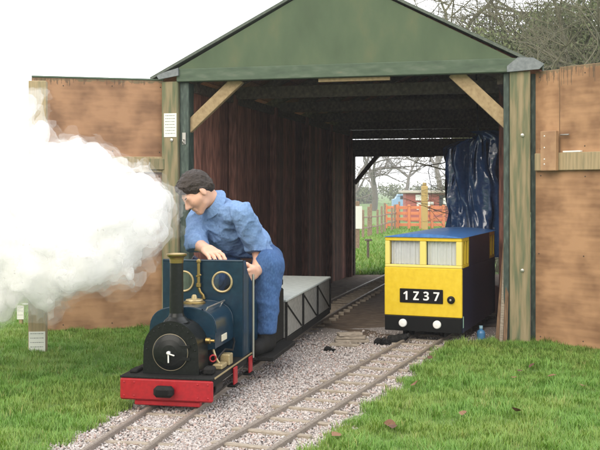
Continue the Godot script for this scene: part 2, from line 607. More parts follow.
func ground() -> void:
	var soil := tex_mat(noise_tex(0.02, [[0.0, 0.05, 0.08, 0.02], [0.5, 0.10, 0.18, 0.035], [0.8, 0.13, 0.21, 0.05], [1.0, 0.17, 0.21, 0.08]], 70, 5), Vector3(0.7, 0.7, 0.7), 0.95, M.fine, 2.0)
	var depths := [-30.0, 0.0, 1.0, 2.0, 3.0, 4.0, 5.0, 6.2, 8.0, 10.0, 12.0, 15.0, 18.0, 22.0, 26.0, 30.0, 45.0, 80.0, 150.0, 400.0]
	var rows := []
	for d in depths:
		rows.append([d, -250.0, 250.0, 40])
	structure("ground", sheet(rows, func(_x, d): return ground_y(d) - 0.035), soil)
	# ballast bed between the lawns
	var gravel_base := tex_mat(noise_tex(0.06, [[0.0, 0.10, 0.085, 0.08], [0.45, 0.26, 0.23, 0.22], [0.7, 0.38, 0.345, 0.335], [1.0, 0.50, 0.47, 0.46]], 71, 3), Vector3(2.2, 2.2, 2.2), 0.95, grey_tex(0.06, 71, 3), 1.2)
	rows = []
	for i in 40:
		var d := 2.6 + 4.0 * i / 39.0
		rows.append([d, on_curve(EDGE_L, d) - 0.12, on_curve(EDGE_R, d) + 0.12, 12])
	structure("ballast_bed", sheet(rows, func(x, d): return ground_y(d) - 0.004 + 0.006 * sin(x * 9.0 + d * 5.0)), gravel_base)
	# trodden earth inside the shed
	rows = []
	for i in 30:
		var d := 5.75 + 6.4 * i / 29.0
		rows.append([d, -1.15 + 0.2527 * (d - 6.2), 1.6 + 0.2527 * (d - 6.2), 16])
	structure("earth_floor", sheet(rows, func(x, d): return ground_y(d) - 0.012 + 0.008 * sin(x * 4.0 + d * 3.0)), M.earth)
	stones()

func stones() -> void:
	var r := RandomNumberGenerator.new()
	r.seed = 91
	var sm := StandardMaterial3D.new()
	sm.vertex_color_use_as_albedo = true
	sm.roughness = 0.9
	for k in 3:
		var mm := MultiMesh.new()
		mm.transform_format = MultiMesh.TRANSFORM_3D
		mm.use_colors = true
		mm.mesh = rock(MB.new(), 300 + k, [0.7, 0.55, 0.8][k]).mesh()
		var xf := []
		var co := []
		for i in 17000:
			var d := 3.05 + 3.55 * pow(r.randf(), 1.25)
			var x0 := on_curve(EDGE_L, d) - 0.05
			var x1 := on_curve(EDGE_R, d) + 0.05
			var x := r.randf_range(x0, x1)
			if d > 5.5 and r.randf() < (d - 5.5) / 0.9:
				continue
			var size := r.randf_range(0.0035, 0.0075)
			if r.randf() < 0.06:
				size *= 1.5
			var b := Basis(Vector3(r.randfn(), r.randfn(), r.randfn()).normalized(), r.randf() * TAU).scaled(Vector3.ONE * size)
			xf.append(Transform3D(b, Vector3(x, ground_y(d) + 0.002 + r.randf_range(-0.003, 0.004), -d)))
			var t := r.randf_range(0.72, 1.12)
			var kind := r.randf()
			var c := Color(0.42, 0.38, 0.365) if kind < 0.6 else (Color(0.49, 0.46, 0.45) if kind < 0.85 else Color(0.38, 0.285, 0.255))
			co.append(Color(c.r * t, c.g * t, c.b * t))
		mm.instance_count = xf.size()
		for i in xf.size():
			mm.set_instance_transform(i, xf[i])
			mm.set_instance_color(i, co[i])
		var o := MultiMeshInstance3D.new()
		o.name = numbered("gravel")
		o.multimesh = mm
		o.material_override = sm
		add_child(o)
		o.set_meta("kind", "stuff")
		o.set_meta("label", "pinkish grey stone chippings lying between and around the rails")
		o.set_meta("category", "gravel")

# ---------------------------------------------------------------- tracks
func sweep(mb: MB, pts: Array, prof: Array) -> MB:
	# prof: [across, up] outline carried along pts with level sides
	var rings := []
	for i in pts.size():
		var d: Vector3 = pts[mini(i + 1, pts.size() - 1)] - pts[maxi(i - 1, 0)]
		var s := d.cross(Vector3.UP).normalized()
		var ring := []
		for q in prof:
			ring.append(pts[i] + s * q[0] + Vector3.UP * q[1])
		rings.append(ring)
	for i in pts.size() - 1:
		for k in prof.size():
			var k2 := (k + 1) % prof.size()
			var mid: Vector3 = (rings[i][k] + rings[i][k2]) / 2.0 - pts[i] - Vector3.UP * 0.012
			mb.face([rings[i][k], rings[i][k2], rings[i + 1][k2], rings[i + 1][k]], mid)
	mb.face(rings[0], pts[0] - pts[1])
	mb.face(rings[-1], pts[-1] - pts[-2])
	return mb

func track(label: String, centre: Callable, d0: float, d1: float, spacing: float, show: float) -> void:
	var t := thing("railway_track", label, "railway track", "miniature railway tracks")
	for s in [-1.0, 1.0]:
		var pts := []
		var d := d0
		while d <= d1 + 0.001:
			var slope: float = (centre.call(d + 0.01) - centre.call(d)) / 0.01
			var k := 1.0 / sqrt(1.0 + slope * slope)
			pts.append(Vector3(centre.call(d) + s * (GAUGE / 2 + 0.009) * k, ground_y(d), -d + s * (GAUGE / 2 + 0.009) * slope * k))
			d += 0.15
		part(t, "rail", sweep(MB.new(), pts, [[-0.009, 0.0], [-0.009, 0.022], [-0.006, 0.026], [0.006, 0.026], [0.009, 0.022], [0.009, 0.0]]), M.rust_rail)
	var d2 := d0 + 0.1
	while d2 < d1:
		var slope: float = (centre.call(d2 + 0.01) - centre.call(d2)) / 0.01
		var b := Basis(Vector3.UP, -atan(slope) + rng.randf_range(-0.02, 0.02))
		var w := rng.randf_range(0.011, 0.016)
		var l := rng.randf_range(0.15, 0.175)
		var y := ground_y(d2) + show + rng.randf_range(-0.003, 0.001)
		part(t, "sleeper", box(MB.new(), Vector3(-l, -0.03, -w), Vector3(l, 0.0, w), 0.003, Transform3D(b, Vector3(centre.call(d2), y, -d2))), M.sleeper)
		d2 += spacing * rng.randf_range(0.93, 1.07)

func tracks() -> void:
	track("rusty narrow track running under the steam locomotive and grey wagon into the shed", left_track, 2.8, 12.4, 0.21, 0.010)
	track("rusty narrow track curving past the lawn to the yellow diesel", right_track, 2.8, 8.2, 0.19, 0.015)

# ---------------------------------------------------------------- shed
const SHED_TURN := -14.2
const SHED_W := 2.30
const SHED_L := 5.69
const EAVE := 1.67
const APEX := 2.335

func ply_tex(seed_: int, base: Color, dark: Color, streaks: float, w := 256, h := 256) -> ImageTexture:
	# veneer of a plywood board: wavy grain, blotches and, at the top edge, black mould running down in streaks
	var im := Image.create(w, h, false, Image.FORMAT_RGB8)
	var a := FastNoiseLite.new()
	a.seed = seed_
	a.frequency = 0.012
	a.fractal_octaves = 4
	var b := FastNoiseLite.new()
	b.seed = seed_ + 1
	b.frequency = 0.05
	var s := FastNoiseLite.new()
	s.seed = seed_ + 2
	s.frequency = 0.16
	for y in h:
		for x in w:
			var blot := a.get_noise_2d(x, y) * 0.9
			var gr := b.get_noise_2d(x * 0.25 + a.get_noise_2d(x, y) * 12.0, y * 2.2)
			var t := clampf(0.56 + blot * 1.15 + gr * 0.36, 0.0, 1.0)
			var c := dark.lerp(base, t)
			if streaks > 0.0:
				var len := (s.get_noise_2d(x, 3.0) - 0.02) * 95.0 * streaks * (0.4 + 0.6 * absf(b.get_noise_2d(x * 2.0, 50.0)) * 2.0)
				if len > 0.0 and y < len + b.get_noise_2d(x * 3.0, y) * 6.0:
					c = c.lerp(Color(0.05, 0.045, 0.032), 0.62)
				elif y < 3.0 + b.get_noise_2d(x, 9.0) * 5.0:
					c = c.lerp(Color(0.09, 0.10, 0.06), 0.6)
			im.set_pixel(x, y, c.linear_to_srgb())
	return ImageTexture.create_from_image(im)

func uv_mat(tex: Texture2D, rough := 0.8) -> StandardMaterial3D:
	var m := StandardMaterial3D.new()
	m.albedo_texture = tex
	m.roughness = rough
	return m

func notice_tex(lines: int, seed_: int) -> ImageTexture:
	# a sheet of paper with rows of small print, too small to be read
	var im := Image.create(64, 96, false, Image.FORMAT_RGB8)
	im.fill(Color(0.86, 0.87, 0.85))
	var r := RandomNumberGenerator.new()
	r.seed = seed_
	for k in lines:
		var y := 8 + k * 84 / lines
		var x := 6
		while x < 56:
			var w := r.randi_range(3, 9)
			im.fill_rect(Rect2i(x, y, mini(w, 58 - x), 3), Color(0.45, 0.47, 0.47))
			x += w + 2
	return ImageTexture.create_from_image(im)

func shed() -> void:
	var xf := Transform3D(Basis(Vector3.UP, deg_to_rad(SHED_TURN)), Vector3(-0.8636, 0, -6.46))
	var s := thing("engine_shed", "timber engine shed with green gable front, open at both ends", "shed", "", xf)
	var w := SHED_W
	# front posts, standing outside the green jambs
	for p in [[0.0, 0.058], [w, 0.062]]:
		var q: MeshInstance3D = part(s, "post", box(MB.new(), Vector3(p[0] - p[1], -0.05, -0.06), Vector3(p[0] + p[1], EAVE + 0.004, 0.06), 0.004), M.pine_green)
		for y in [0.45, 1.28]:
			part(q, "bolt", lathe(MB.new(), [[0.011, 0.0], [0.011, 0.006], [0.0, 0.008]], 8, Transform3D(Basis(Vector3.RIGHT, PI / 2), Vector3(p[0] + 0.015, y, 0.06))), M.steel)
	part(s, "jamb", box(MB.new(), Vector3(0.061, -0.04, -0.07), Vector3(0.125, EAVE - 0.002, 0.03), 0.003), M.jamb)
	part(s, "jamb", box(MB.new(), Vector3(w - 0.10, -0.04, -0.07), Vector3(w - 0.065, EAVE - 0.002, 0.03), 0.003), M.jamb)
	part(s, "hinge_stile", box(MB.new(), Vector3(w + 0.064, 0.0, -0.055), Vector3(w + 0.135, EAVE - 0.004, -0.03), 0.003), M.jamb)
	part(s, "hinge_stile", box(MB.new(), Vector3(-0.12, 0.0, -0.055), Vector3(-0.06, EAVE - 0.004, -0.03), 0.003), M.jamb)
	var hasp := part(s, "hasp", box(MB.new(), Vector3(0.08, 1.25, 0.031), Vector3(0.105, 1.33, 0.036), 0.001), M.steel)
	part(hasp, "staple", torus(MB.new(), Transform3D(Basis(Vector3.UP, PI / 2), Vector3(0.092, 1.27, 0.045)), 0.014, 0.004, 14, 6), M.steel)
	# front: fascia board, gable panels, barge boards
	part(s, "fascia", box(MB.new(), Vector3(0.05, EAVE, 0.004), Vector3(w - 0.02, EAVE + 0.086, 0.066), 0.004), M.green_trim)
	part(s, "lath", box(MB.new(), Vector3(1.02, EAVE - 0.024, 0.0), Vector3(1.49, EAVE - 0.001, 0.03), 0.002), M.pine_new)
	var rise := (APEX - EAVE - 0.08) / (w / 2 - 0.02)
	var gy := func(x): return EAVE + 0.08 + rise * (w / 2 - absf(x - w / 2) - 0.02)
	var seams := [0.02, w - 0.02]
	part(s, "gable_panel", prism(MB.new(), PackedVector2Array([Vector2(seams[0], EAVE + 0.075), Vector2(seams[1], EAVE + 0.075), Vector2(w / 2, gy.call(w / 2))]), 0.02, 0.05), M.green_paint)
	# roof: two slopes with felt, overhanging the gable a little, grey lead ends at the eaves
	for side in [-1.0, 1.0]:
		var top := Vector3(w / 2, APEX + 0.012, 0)
		var foot := Vector3(w / 2 + side * (w / 2 + 0.135), EAVE + 0.02, 0)
		var down := foot - top
		var nrm := Vector3(-down.y * side, down.x * side, 0).normalized()
		var mb := MB.new()
		var pts := []
		for z in [0.064, -SHED_L - 0.1]:
			pts.append([top + Vector3(0, 0, z), foot + Vector3(0, 0, z), foot + Vector3(0, 0, z) + nrm * 0.018, top + Vector3(0, 0, z) + nrm * 0.018])
		for k in 4:
			var k2 := (k + 1) % 4
			var cen: Vector3 = (top + foot) / 2 + nrm * 0.011
			var mid: Vector3 = (pts[0][k] + pts[0][k2]) / 2.0
			var out := mid - cen
			out.z = 0
			mb.face([pts[0][k], pts[0][k2], pts[1][k2], pts[1][k]], out if k % 2 else (nrm if k == 2 else -nrm))
		mb.face(pts[0], Vector3(0, 0, 1))
		mb.face(pts[1], Vector3(0, 0, -1))
		var roof := part(s, "roof", mb, M.felt)
		# the grey lead piece that closes the front of each eave
		var end := PackedVector2Array([Vector2(w - 0.077, 1.669), Vector2(w + 0.115, 1.681), Vector2(w + 0.145, 1.712), Vector2(w + 0.08, 1.752), Vector2(w - 0.013, 1.757), Vector2(w - 0.077, 1.705)])
		if side < 0.0:
			end = PackedVector2Array([Vector2(0.07, 1.71), Vector2(0.07, 1.762), Vector2(-0.03, 1.735), Vector2(-0.085, 1.712), Vector2(-0.07, 1.688)])
		part(roof, "eave_end", prism(MB.new(), end, 0.067, 0.084), M.lead)
		# roofing boards underneath, running along the shed
		for k in 9:
			var a := top.lerp(foot, (k + 0.02) / 9.0) - nrm * 0.012
			var b := top.lerp(foot, (k + 0.98) / 9.0) - nrm * 0.012
			var bd := MB.new()
			bar(bd, a + Vector3(0, 0, -SHED_L / 2), b + Vector3(0, 0, -SHED_L / 2), SHED_L - 0.05, 0.016, 0.002, Vector3(0, 0, 1))
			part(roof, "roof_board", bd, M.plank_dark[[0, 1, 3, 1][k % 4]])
		for k in 9:
			var z := -0.25 - k * 0.66
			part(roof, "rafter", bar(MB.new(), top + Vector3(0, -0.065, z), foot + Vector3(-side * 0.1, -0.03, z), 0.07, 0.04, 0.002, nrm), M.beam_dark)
	# tie beams
	for k in 4:
		var z := -0.9 - k * 1.32
		part(s, "tie_beam", box(MB.new(), Vector3(0.1, EAVE - 0.03, z - 0.02), Vector3(w - 0.1, EAVE + 0.06, z + 0.02), 0.003), M.beam_dark)
	# knee braces in the corners of the front opening
	part(s, "knee_brace", bar(MB.new(), Vector3(0.10, 1.36, -0.02), Vector3(0.47, EAVE + 0.02, -0.02), 0.078, 0.04, 0.003), M.pine_new)
	part(s, "knee_brace", bar(MB.new(), Vector3(w - 0.06, 1.35, -0.02), Vector3(w - 0.41, EAVE + 0.02, -0.02), 0.085, 0.04, 0.003), M.pine_new)
	# side walls of upright planks, with posts and rails inside
	for side in 2:
		var z := -0.075
		var k := 0
		while z > -SHED_L:
			var pw := rng.randf_range(0.095, 0.125)
			var t := rng.randf_range(0.0, 0.006)
			var x0 := 0.10 - t if side == 0 else w - 0.10 + t
			var lo := Vector3(minf(x0, x0 + (-0.02 if side == 0 else 0.02)), -0.25, maxf(z - pw, -SHED_L))
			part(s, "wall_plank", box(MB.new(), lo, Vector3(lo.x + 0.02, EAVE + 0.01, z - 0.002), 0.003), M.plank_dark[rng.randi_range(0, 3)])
			z -= pw
			k += 1
		for q in 5:
			var zz := -0.9 - q * 1.15
			var xx := 0.105 if side == 0 else w - 0.165
			part(s, "stud", box(MB.new(), Vector3(xx, -0.25, zz - 0.03), Vector3(xx + 0.06, EAVE, zz + 0.03), 0.003), M.plank_dark[3])
		var rx := 0.105 if side == 0 else w - 0.145
		part(s, "wall_plate", box(MB.new(), Vector3(rx, EAVE - 0.06, -SHED_L), Vector3(rx + 0.04, EAVE + 0.005, -0.08), 0.003), M.beam_dark)
	# back end: posts, lintel and gable boards with gaps of daylight
	for x in [0.125, w - 0.125]:
		part(s, "back_post", box(MB.new(), Vector3(x - 0.035, -0.3, -SHED_L - 0.06), Vector3(x + 0.035, 1.42, -SHED_L + 0.02), 0.003), M.beam_dark)
	part(s, "lintel", box(MB.new(), Vector3(0.05, 1.355, -SHED_L - 0.045), Vector3(w - 0.05, 1.44, -SHED_L + 0.005), 0.003), M.beam_dark)
	part(s, "lintel_block", box(MB.new(), Vector3(0.86, 1.342, -SHED_L + 0.006), Vector3(1.16, 1.40, -SHED_L + 0.03), 0.003), M.beam_dark)
	part(s, "back_brace", bar(MB.new(), Vector3(0.16, 1.02, -SHED_L), Vector3(0.45, 1.37, -SHED_L), 0.05, 0.04, 0.003), M.beam_dark)
	var edges := [1.441, 1.577, 1.691, 1.806, 1.925, 2.05, 2.18, APEX]
	for k in edges.size() - 1:
		var y0: float = edges[k]
		var y1: float = edges[k + 1] - (0.007 if k in [0, 2] else 0.0015)
		var poly := PackedVector2Array()
		var half := func(y): return minf(w / 2 - 0.02, maxf(0.01, (APEX - y) / (APEX - EAVE) * (w / 2 + 0.1)))
		poly.append_array(PackedVector2Array([Vector2(w / 2 - half.call(y0), y0), Vector2(w / 2 + half.call(y0), y0), Vector2(w / 2 + half.call(y1), y1), Vector2(w / 2 - half.call(y1), y1)]))
		part(s, "gable_board", prism(MB.new(), poly, -SHED_L - 0.03, -SHED_L - 0.01), M.beam_dark)
	shed_doors(s, xf)
	# paper notice on the left post
	var paper := part(self, "paper_notice", box(MB.new(), Vector3(-0.045, -0.08, 0), Vector3(0.045, 0.08, 0.0012)), uv_mat(notice_tex(7, 4), 0.8))
	paper.transform = xf * Transform3D(Basis.IDENTITY, Vector3(0.005, 1.38, 0.062))
	tag(paper, "white printed notice pinned to the shed's left front post", "notice")

func shed_doors(s: Node3D, xf: Transform3D) -> void:
	# the left door, swung right back, and the right door, half open towards us
	var base := Color(0.39, 0.225, 0.12)
	var dark := Color(0.20, 0.105, 0.053)
	for k in 2:
		var d := Node3D.new()
		d.name = "door"
		s.add_child(d, true)
		d.set_meta("label", "brown plywood door swung right back, left of the opening" if k == 0 else "brown plywood door with mouldy top edge, right of the opening")
		var hinge := Vector3(-0.925, 0, -6.452) if k == 0 else Vector3(1.452, 0, -5.86)
		var dir := Vector3(-0.972, 0, 0.235) if k == 0 else Vector3(0.664, 0, 0.748)
		var front := Vector3(dir.z, 0, -dir.x) if k == 0 else Vector3(-dir.z, 0, dir.x)   # the side that faces us
		# own axes: x away from the hinge, y up, z towards us (left-handed doors are mirrored in x instead)
		var bx := dir if k == 1 else -dir
		d.transform = xf.affine_inverse() * Transform3D(Basis(bx, Vector3.UP, front), hinge)
		var wd := 1.02 if k == 1 else 0.865
		var m := 1.0 if k == 1 else -1.0
		var span := func(a: float, b: float) -> Array: return [minf(m * a, m * b), maxf(m * a, m * b)]
		var e: Array = span.call(0.0, wd)
		var top := 1.685
		part(d, "lower_panel", box(MB.new(), Vector3(e[0], 0.012, -0.012), Vector3(e[1], 1.075, 0.0), 0.002), uv_mat(ply_tex(100 + k, base, dark, 0.0)))
		if k == 1:
			var a: Array = span.call(0.0, 0.17)
			var b: Array = span.call(0.173, wd)
			part(d, "upper_panel", box(MB.new(), Vector3(a[0], 1.15, -0.012), Vector3(a[1], top - 0.012, 0.0), 0.002), uv_mat(ply_tex(110, base * 1.05, dark * 1.2, 0.8, 64, 128)))
			part(d, "upper_panel", box(MB.new(), Vector3(b[0], 1.15, -0.012), Vector3(b[1], top, 0.0), 0.002), uv_mat(ply_tex(112, base, dark, 1.0, 256, 128)))
		else:
			part(d, "upper_panel", box(MB.new(), Vector3(e[0], 1.165, -0.012), Vector3(e[1], top, 0.0), 0.002), uv_mat(ply_tex(115, Color(0.35, 0.195, 0.11), Color(0.185, 0.098, 0.055), 0.35, 256, 128)))
			part(d, "cap_strip", box(MB.new(), Vector3(e[0], top, -0.02), Vector3(e[1], top + 0.012, 0.004), 0.002), M.green_trim)
		var r: Array = span.call(0.012, wd)
		part(d, "rail_batten", box(MB.new(), Vector3(r[0], 1.062, 0.0005), Vector3(r[1], 1.168, 0.028), 0.003), M.pine)
		for nx in [0.03, 0.34, 0.66, wd - 0.03]:
			for ny in [0.05, 0.55, 1.03, 1.2, 1.64]:
				part(d, "nail", lathe(MB.new(), [[0.0045, 0.0], [0.004, 0.0015], [0.0, 0.002]], 6, Transform3D(Basis(Vector3.RIGHT, PI / 2), Vector3(m * (nx + rng.randf_range(-0.01, 0.01)), ny + rng.randf_range(-0.006, 0.006), 0.0))), M.nail)
		part(d, "back_batten", box(MB.new(), Vector3(e[0], 0.1, -0.04), Vector3(e[1], 0.2, -0.0125), 0.003), M.pine)
		if k == 1:
			var q: Array = span.call(0.075, 0.185)
			var blk := part(d, "latch_block", box(MB.new(), Vector3(q[0], 1.06, 0.0285), Vector3(q[1], 1.30, 0.06), 0.003), uv_mat(ply_tex(119, Color(0.40, 0.25, 0.14), Color(0.28, 0.16, 0.09), 0.0, 64, 64)))
			for y in [1.10, 1.13, 1.20, 1.27]:
				part(blk, "nail", lathe(MB.new(), [[0.005, 0.0], [0.004, 0.002], [0.0, 0.003]], 8, Transform3D(Basis(Vector3.RIGHT, PI / 2), Vector3(q[0] + 0.03, y, 0.06))), M.bright)
			part(d, "bolt", tube(MB.new(), [Vector3(0.19, 1.275, 0.02), Vector3(0.25, 1.275, 0.02)], [0.005, 0.005], 8), M.steel)
			part(d, "hinge_strip", box(MB.new(), Vector3(0.21, 1.169, 0.004), Vector3(0.33, 1.178, 0.026), 0.001), M.white)
		else:
			var q: Array = span.call(0.0, 0.1)
			part(d, "edge_batten", box(MB.new(), Vector3(q[0], 1.08, 0.0285), Vector3(q[1], 1.155, 0.045), 0.003), M.pine_green)
			for x in [0.36, 0.72]:
				part(d, "back_post", box(MB.new(), Vector3(-x - 0.03, 0.02, -0.05), Vector3(-x + 0.03, 1.66, -0.0405), 0.003), M.pine)

# ---------------------------------------------------------------- steam locomotive
func locomotive() -> void:
	var xf := Transform3D(Basis(Vector3.UP, -deg_to_rad(11.1)), Vector3(-0.566, 0, -4.0))
	var l := thing("steam_locomotive", "dark blue miniature saddle tank steam locomotive with red buffer beam", "locomotive", "", xf)
	# buffer beam with rivets and centre coupling
	var beam := part(l, "buffer_beam", box(MB.new(), Vector3(-0.205, 0.056, -0.02), Vector3(0.205, 0.148, 0.0), 0.007), M.red)
	for x in [-0.185, -0.14, 0.14, 0.185]:
		for y in [0.074, 0.131]:
			part(beam, "rivet", lathe(MB.new(), [[0.005, 0.0], [0.004, 0.002], [0.0, 0.003]], 8, Transform3D(Basis(Vector3.RIGHT, PI / 2), Vector3(x, y, 0.0))), M.red)
	var cp := part(l, "coupling", box(MB.new(), Vector3(-0.042, 0.078, 0.0), Vector3(0.042, 0.124, 0.045), 0.012), M.black_rough)
	part(cp, "coupling_slot", box(MB.new(), Vector3(-0.024, 0.092, 0.0455), Vector3(0.024, 0.111, 0.047), 0.0005), M.black)
	part(l, "guard_bar", box(MB.new(), Vector3(-0.145, 0.032, -0.05), Vector3(0.145, 0.055, -0.015), 0.004), M.red)
	# frames, footplate, valance
	part(l, "footplate", box(MB.new(), Vector3(-0.205, 0.1482, -0.93), Vector3(0.205, 0.157, -0.002), 0.002), M.black_rough)
	for sx in [-1.0, 1.0]:
		part(l, "frame_plate", box(MB.new(), Vector3(sx * 0.075 - 0.006, 0.04, -0.92), Vector3(sx * 0.075 + 0.006, 0.147, -0.021), 0.001), M.black)
		part(l, "valance", box(MB.new(), Vector3(sx * 0.198 - 0.004, 0.118, -0.93), Vector3(sx * 0.198 + 0.004, 0.147, -0.022), 0.001), M.black_rough)
		part(l, "edge_strip", box(MB.new(), Vector3(sx * 0.2045 - 0.002, 0.149, -0.90), Vector3(sx * 0.2045 + 0.003, 0.156, -0.03), 0.001), M.brass_dull)
		for z in [-0.20, -0.46, -0.72]:
			var wh := part(l, "wheel", lathe(MB.new(), [[0.0, -0.012], [0.062, -0.012], [0.068, -0.012], [0.07, 0.004], [0.062, 0.006], [0.06, 0.012], [0.02, 0.008], [0.0, 0.012]], 24, Transform3D(Basis(Vector3(0, 0, 1), -PI / 2 * sx), Vector3(sx * 0.1, 0.097, z))), M.black)
			part(wh, "hub", lathe(MB.new(), [[0.018, 0.0], [0.018, 0.02], [0.0, 0.024]], 12, Transform3D(Basis(Vector3(0, 0, 1), -PI / 2 * sx), Vector3(sx * 0.112, 0.097, z))), M.red)
		part(l, "coupling_rod", bar(MB.new(), Vector3(sx * 0.142, 0.08, -0.18), Vector3(sx * 0.142, 0.08, -0.74), 0.016, 0.008, 0.002, Vector3.UP), M.steel)
		part(l, "cylinder", lathe(MB.new(), [[0.0, -0.06], [0.04, -0.06], [0.042, -0.05], [0.042, 0.05], [0.04, 0.06], [0.0, 0.06]], 20, Transform3D(Basis(Vector3.RIGHT, PI / 2), Vector3(sx * 0.155, 0.1, -0.14))), M.black)
		for z in [-0.34, -0.62]:
			part(l, "step", box(MB.new(), Vector3(sx * 0.203 - 0.02, 0.06, z - 0.035), Vector3(sx * 0.203 + 0.02, 0.069, z + 0.035), 0.002), M.black_rough)
			part(l, "step_bracket", box(MB.new(), Vector3(sx * 0.212 - 0.004, 0.07, z - 0.028), Vector3(sx * 0.212 + 0.004, 0.146, z + 0.028), 0.002), M.red)
	# smokebox with arched front plate
	var arch := PackedVector2Array([Vector2(-0.122, 0.158), Vector2(0.122, 0.158)])
	for k in 25:
		var a := PI * k / 24.0
		arch.append(Vector2(0.118 * cos(a), 0.262 + 0.118 * sin(a)))
	var sb := part(l, "smokebox", prism(MB.new(), arch, -0.22, -0.075, Transform3D.IDENTITY, true), M.smokebox)
	var rim := PackedVector2Array()
	for p in arch:
		rim.append(Vector2(p.x * 1.035, (p.y - 0.262) * 1.035 + 0.262) if p.y > 0.2 else Vector2(p.x * 1.03, p.y))
	part(sb, "front_plate", prism(MB.new(), rim, -0.0748, -0.066, Transform3D.IDENTITY, true), M.smokebox)
	for k in 13:
		var a := PI * k / 12.0
		part(sb, "rivet", lathe(MB.new(), [[0.004, 0.0], [0.003, 0.002], [0.0, 0.003]], 6, Transform3D(Basis(Vector3.RIGHT, PI / 2), Vector3(0.108 * cos(a), 0.262 + 0.108 * sin(a), -0.066))), M.smokebox)
	var on_front := Transform3D(Basis(Vector3.RIGHT, PI / 2), Vector3(0, 0.252, -0.066))
	var door := part(l, "smokebox_door", lathe(MB.new(), [[0.078, 0.0], [0.078, 0.006], [0.072, 0.010], [0.056, 0.016], [0.033, 0.021], [0.0, 0.023]], 36, on_front), M.smokebox)
	part(door, "rim", torus(MB.new(), Transform3D(Basis.IDENTITY, Vector3(0, 0.252, -0.061)), 0.078, 0.0018, 40, 6), M.ring)
	for y in [-0.026, 0.026]:
		part(door, "hinge_strap", bar(MB.new(), Vector3(0.005, 0.252 + y, -0.047), Vector3(0.088, 0.252 + y, -0.057), 0.012, 0.005, 0.001, Vector3.UP), M.smokebox)
	part(door, "dart_handle", bar(MB.new(), Vector3(0, 0.258, -0.034), Vector3(0.002, 0.212, -0.030), 0.0055, 0.005, 0.001), M.bright)
	part(door, "dart_handle", bar(MB.new(), Vector3(-0.006, 0.254, -0.028), Vector3(0.030, 0.244, -0.026), 0.0055, 0.005, 0.001, Vector3.UP), M.bright)
	part(door, "dart_boss", lathe(MB.new(), [[0.008, 0.0], [0.008, 0.012], [0.005, 0.016], [0.0, 0.017]], 14, Transform3D(Basis(Vector3.RIGHT, PI / 2), Vector3(0, 0.253, -0.044))), M.bright)
	# smokebox saddle sides on the footplate
	part(l, "saddle", box(MB.new(), Vector3(-0.13, 0.157, -0.215), Vector3(0.13, 0.175, -0.08), 0.003), M.black)
	part(l, "sand_pot", box(MB.new(), Vector3(0.14, 0.157, -0.13), Vector3(0.185, 0.19, -0.07), 0.008), M.black_rough)
	part(l, "tool_clip", box(MB.new(), Vector3(-0.185, 0.157, -0.14), Vector3(-0.15, 0.172, -0.06), 0.004), M.black_rough)
	# boiler below the tank
	part(l, "boiler", lathe(MB.new(), [[0.0, 0.0], [0.095, 0.0], [0.095, 0.3], [0.0, 0.3]], 28, Transform3D(Basis(Vector3.RIGHT, -PI / 2), Vector3(0, 0.255, -0.218))), M.black)
	# saddle tank
	var tp := PackedVector2Array([Vector2(0.152, 0.245)])
	for k in 21:
		var a := PI * k / 20.0
		var sq := func(t: float) -> float: return signf(t) * pow(absf(t), 0.72)
		tp.append(Vector2(0.152 * sq.call(cos(a)), 0.315 + 0.108 * sq.call(sin(a))))
	tp.append(Vector2(-0.152, 0.245))
	tp.append(Vector2(-0.10, 0.235))
	tp.append(Vector2(0.10, 0.235))
	var tank := part(l, "saddle_tank", prism(MB.new(), tp, -0.528, -0.222, Transform3D.IDENTITY, true), M.loco_blue)
	for z in [-0.235, -0.515]:
		var band := MB.new()
		var ring := []
		for k in range(1, 22):
			ring.append(Vector3(tp[k].x * 1.004, (tp[k].y - 0.3) * 1.004 + 0.3, z))
		var rr := []
		rr.resize(ring.size())
		rr.fill(0.0035)
		part(tank, "tank_band", tube(band, ring, rr, 6), M.loco_blue)
	part(tank, "name_plate", box(MB.new(), Vector3(0.1525, 0.262, -0.40), Vector3(0.157, 0.292, -0.315), 0.002), uv_mat(plate_tex(), 0.35))
	for z in [-0.25, -0.5]:
		part(tank, "rail_post", bar(MB.new(), Vector3(0.1, 0.405, z), Vector3(0.112, 0.425, z), 0.006, 0.006, 0.001), M.steel)
	part(tank, "hand_rail", tube(MB.new(), [Vector3(0.113, 0.424, -0.235), Vector3(0.113, 0.424, -0.515)], [0.004, 0.004], 8), M.steel)
	part(tank, "filler_ring", lathe(MB.new(), [[0.052, 0.418], [0.052, 0.428], [0.045, 0.432], [0.0, 0.434]], 24, Transform3D(Basis.IDENTITY, Vector3(0.0, 0, -0.40))), M.brass)
	part(tank, "filler_lid", lathe(MB.new(), [[0.04, 0.434], [0.038, 0.44], [0.014, 0.444], [0.012, 0.456], [0.007, 0.462], [0.0, 0.463]], 20, Transform3D(Basis.IDENTITY, Vector3(0.0, 0, -0.40))), M.brass_dull)
	# chimney
	var ch := part(l, "chimney", lathe(MB.new(), [[0.058, 0.372], [0.050, 0.382], [0.036, 0.395], [0.031, 0.41], [0.030, 0.50], [0.029, 0.635]], 28, Transform3D(Basis.IDENTITY, Vector3(0, 0, -0.145))), M.smokebox)
	part(ch, "chimney_cap", lathe(MB.new(), [[0.030, 0.628], [0.031, 0.645], [0.034, 0.653], [0.044, 0.660], [0.045, 0.667], [0.040, 0.669], [0.026, 0.664], [0.022, 0.55], [0.0, 0.55]], 28, Transform3D(Basis.IDENTITY, Vector3(0, 0, -0.145))), M.brass)
	# cab: front sheet with two round windows, side sheets, rear bunker
	var cab := CSGCombiner3D.new()
	cab.name = "cab_front"
	var sheet_ := CSGBox3D.new()
	sheet_.name = "sheet"
	sheet_.size = Vector3(0.394, 0.452, 0.008)
	sheet_.position = Vector3(0, 0.383, -0.532)
	sheet_.material = M.loco_blue
	cab.add_child(sheet_)
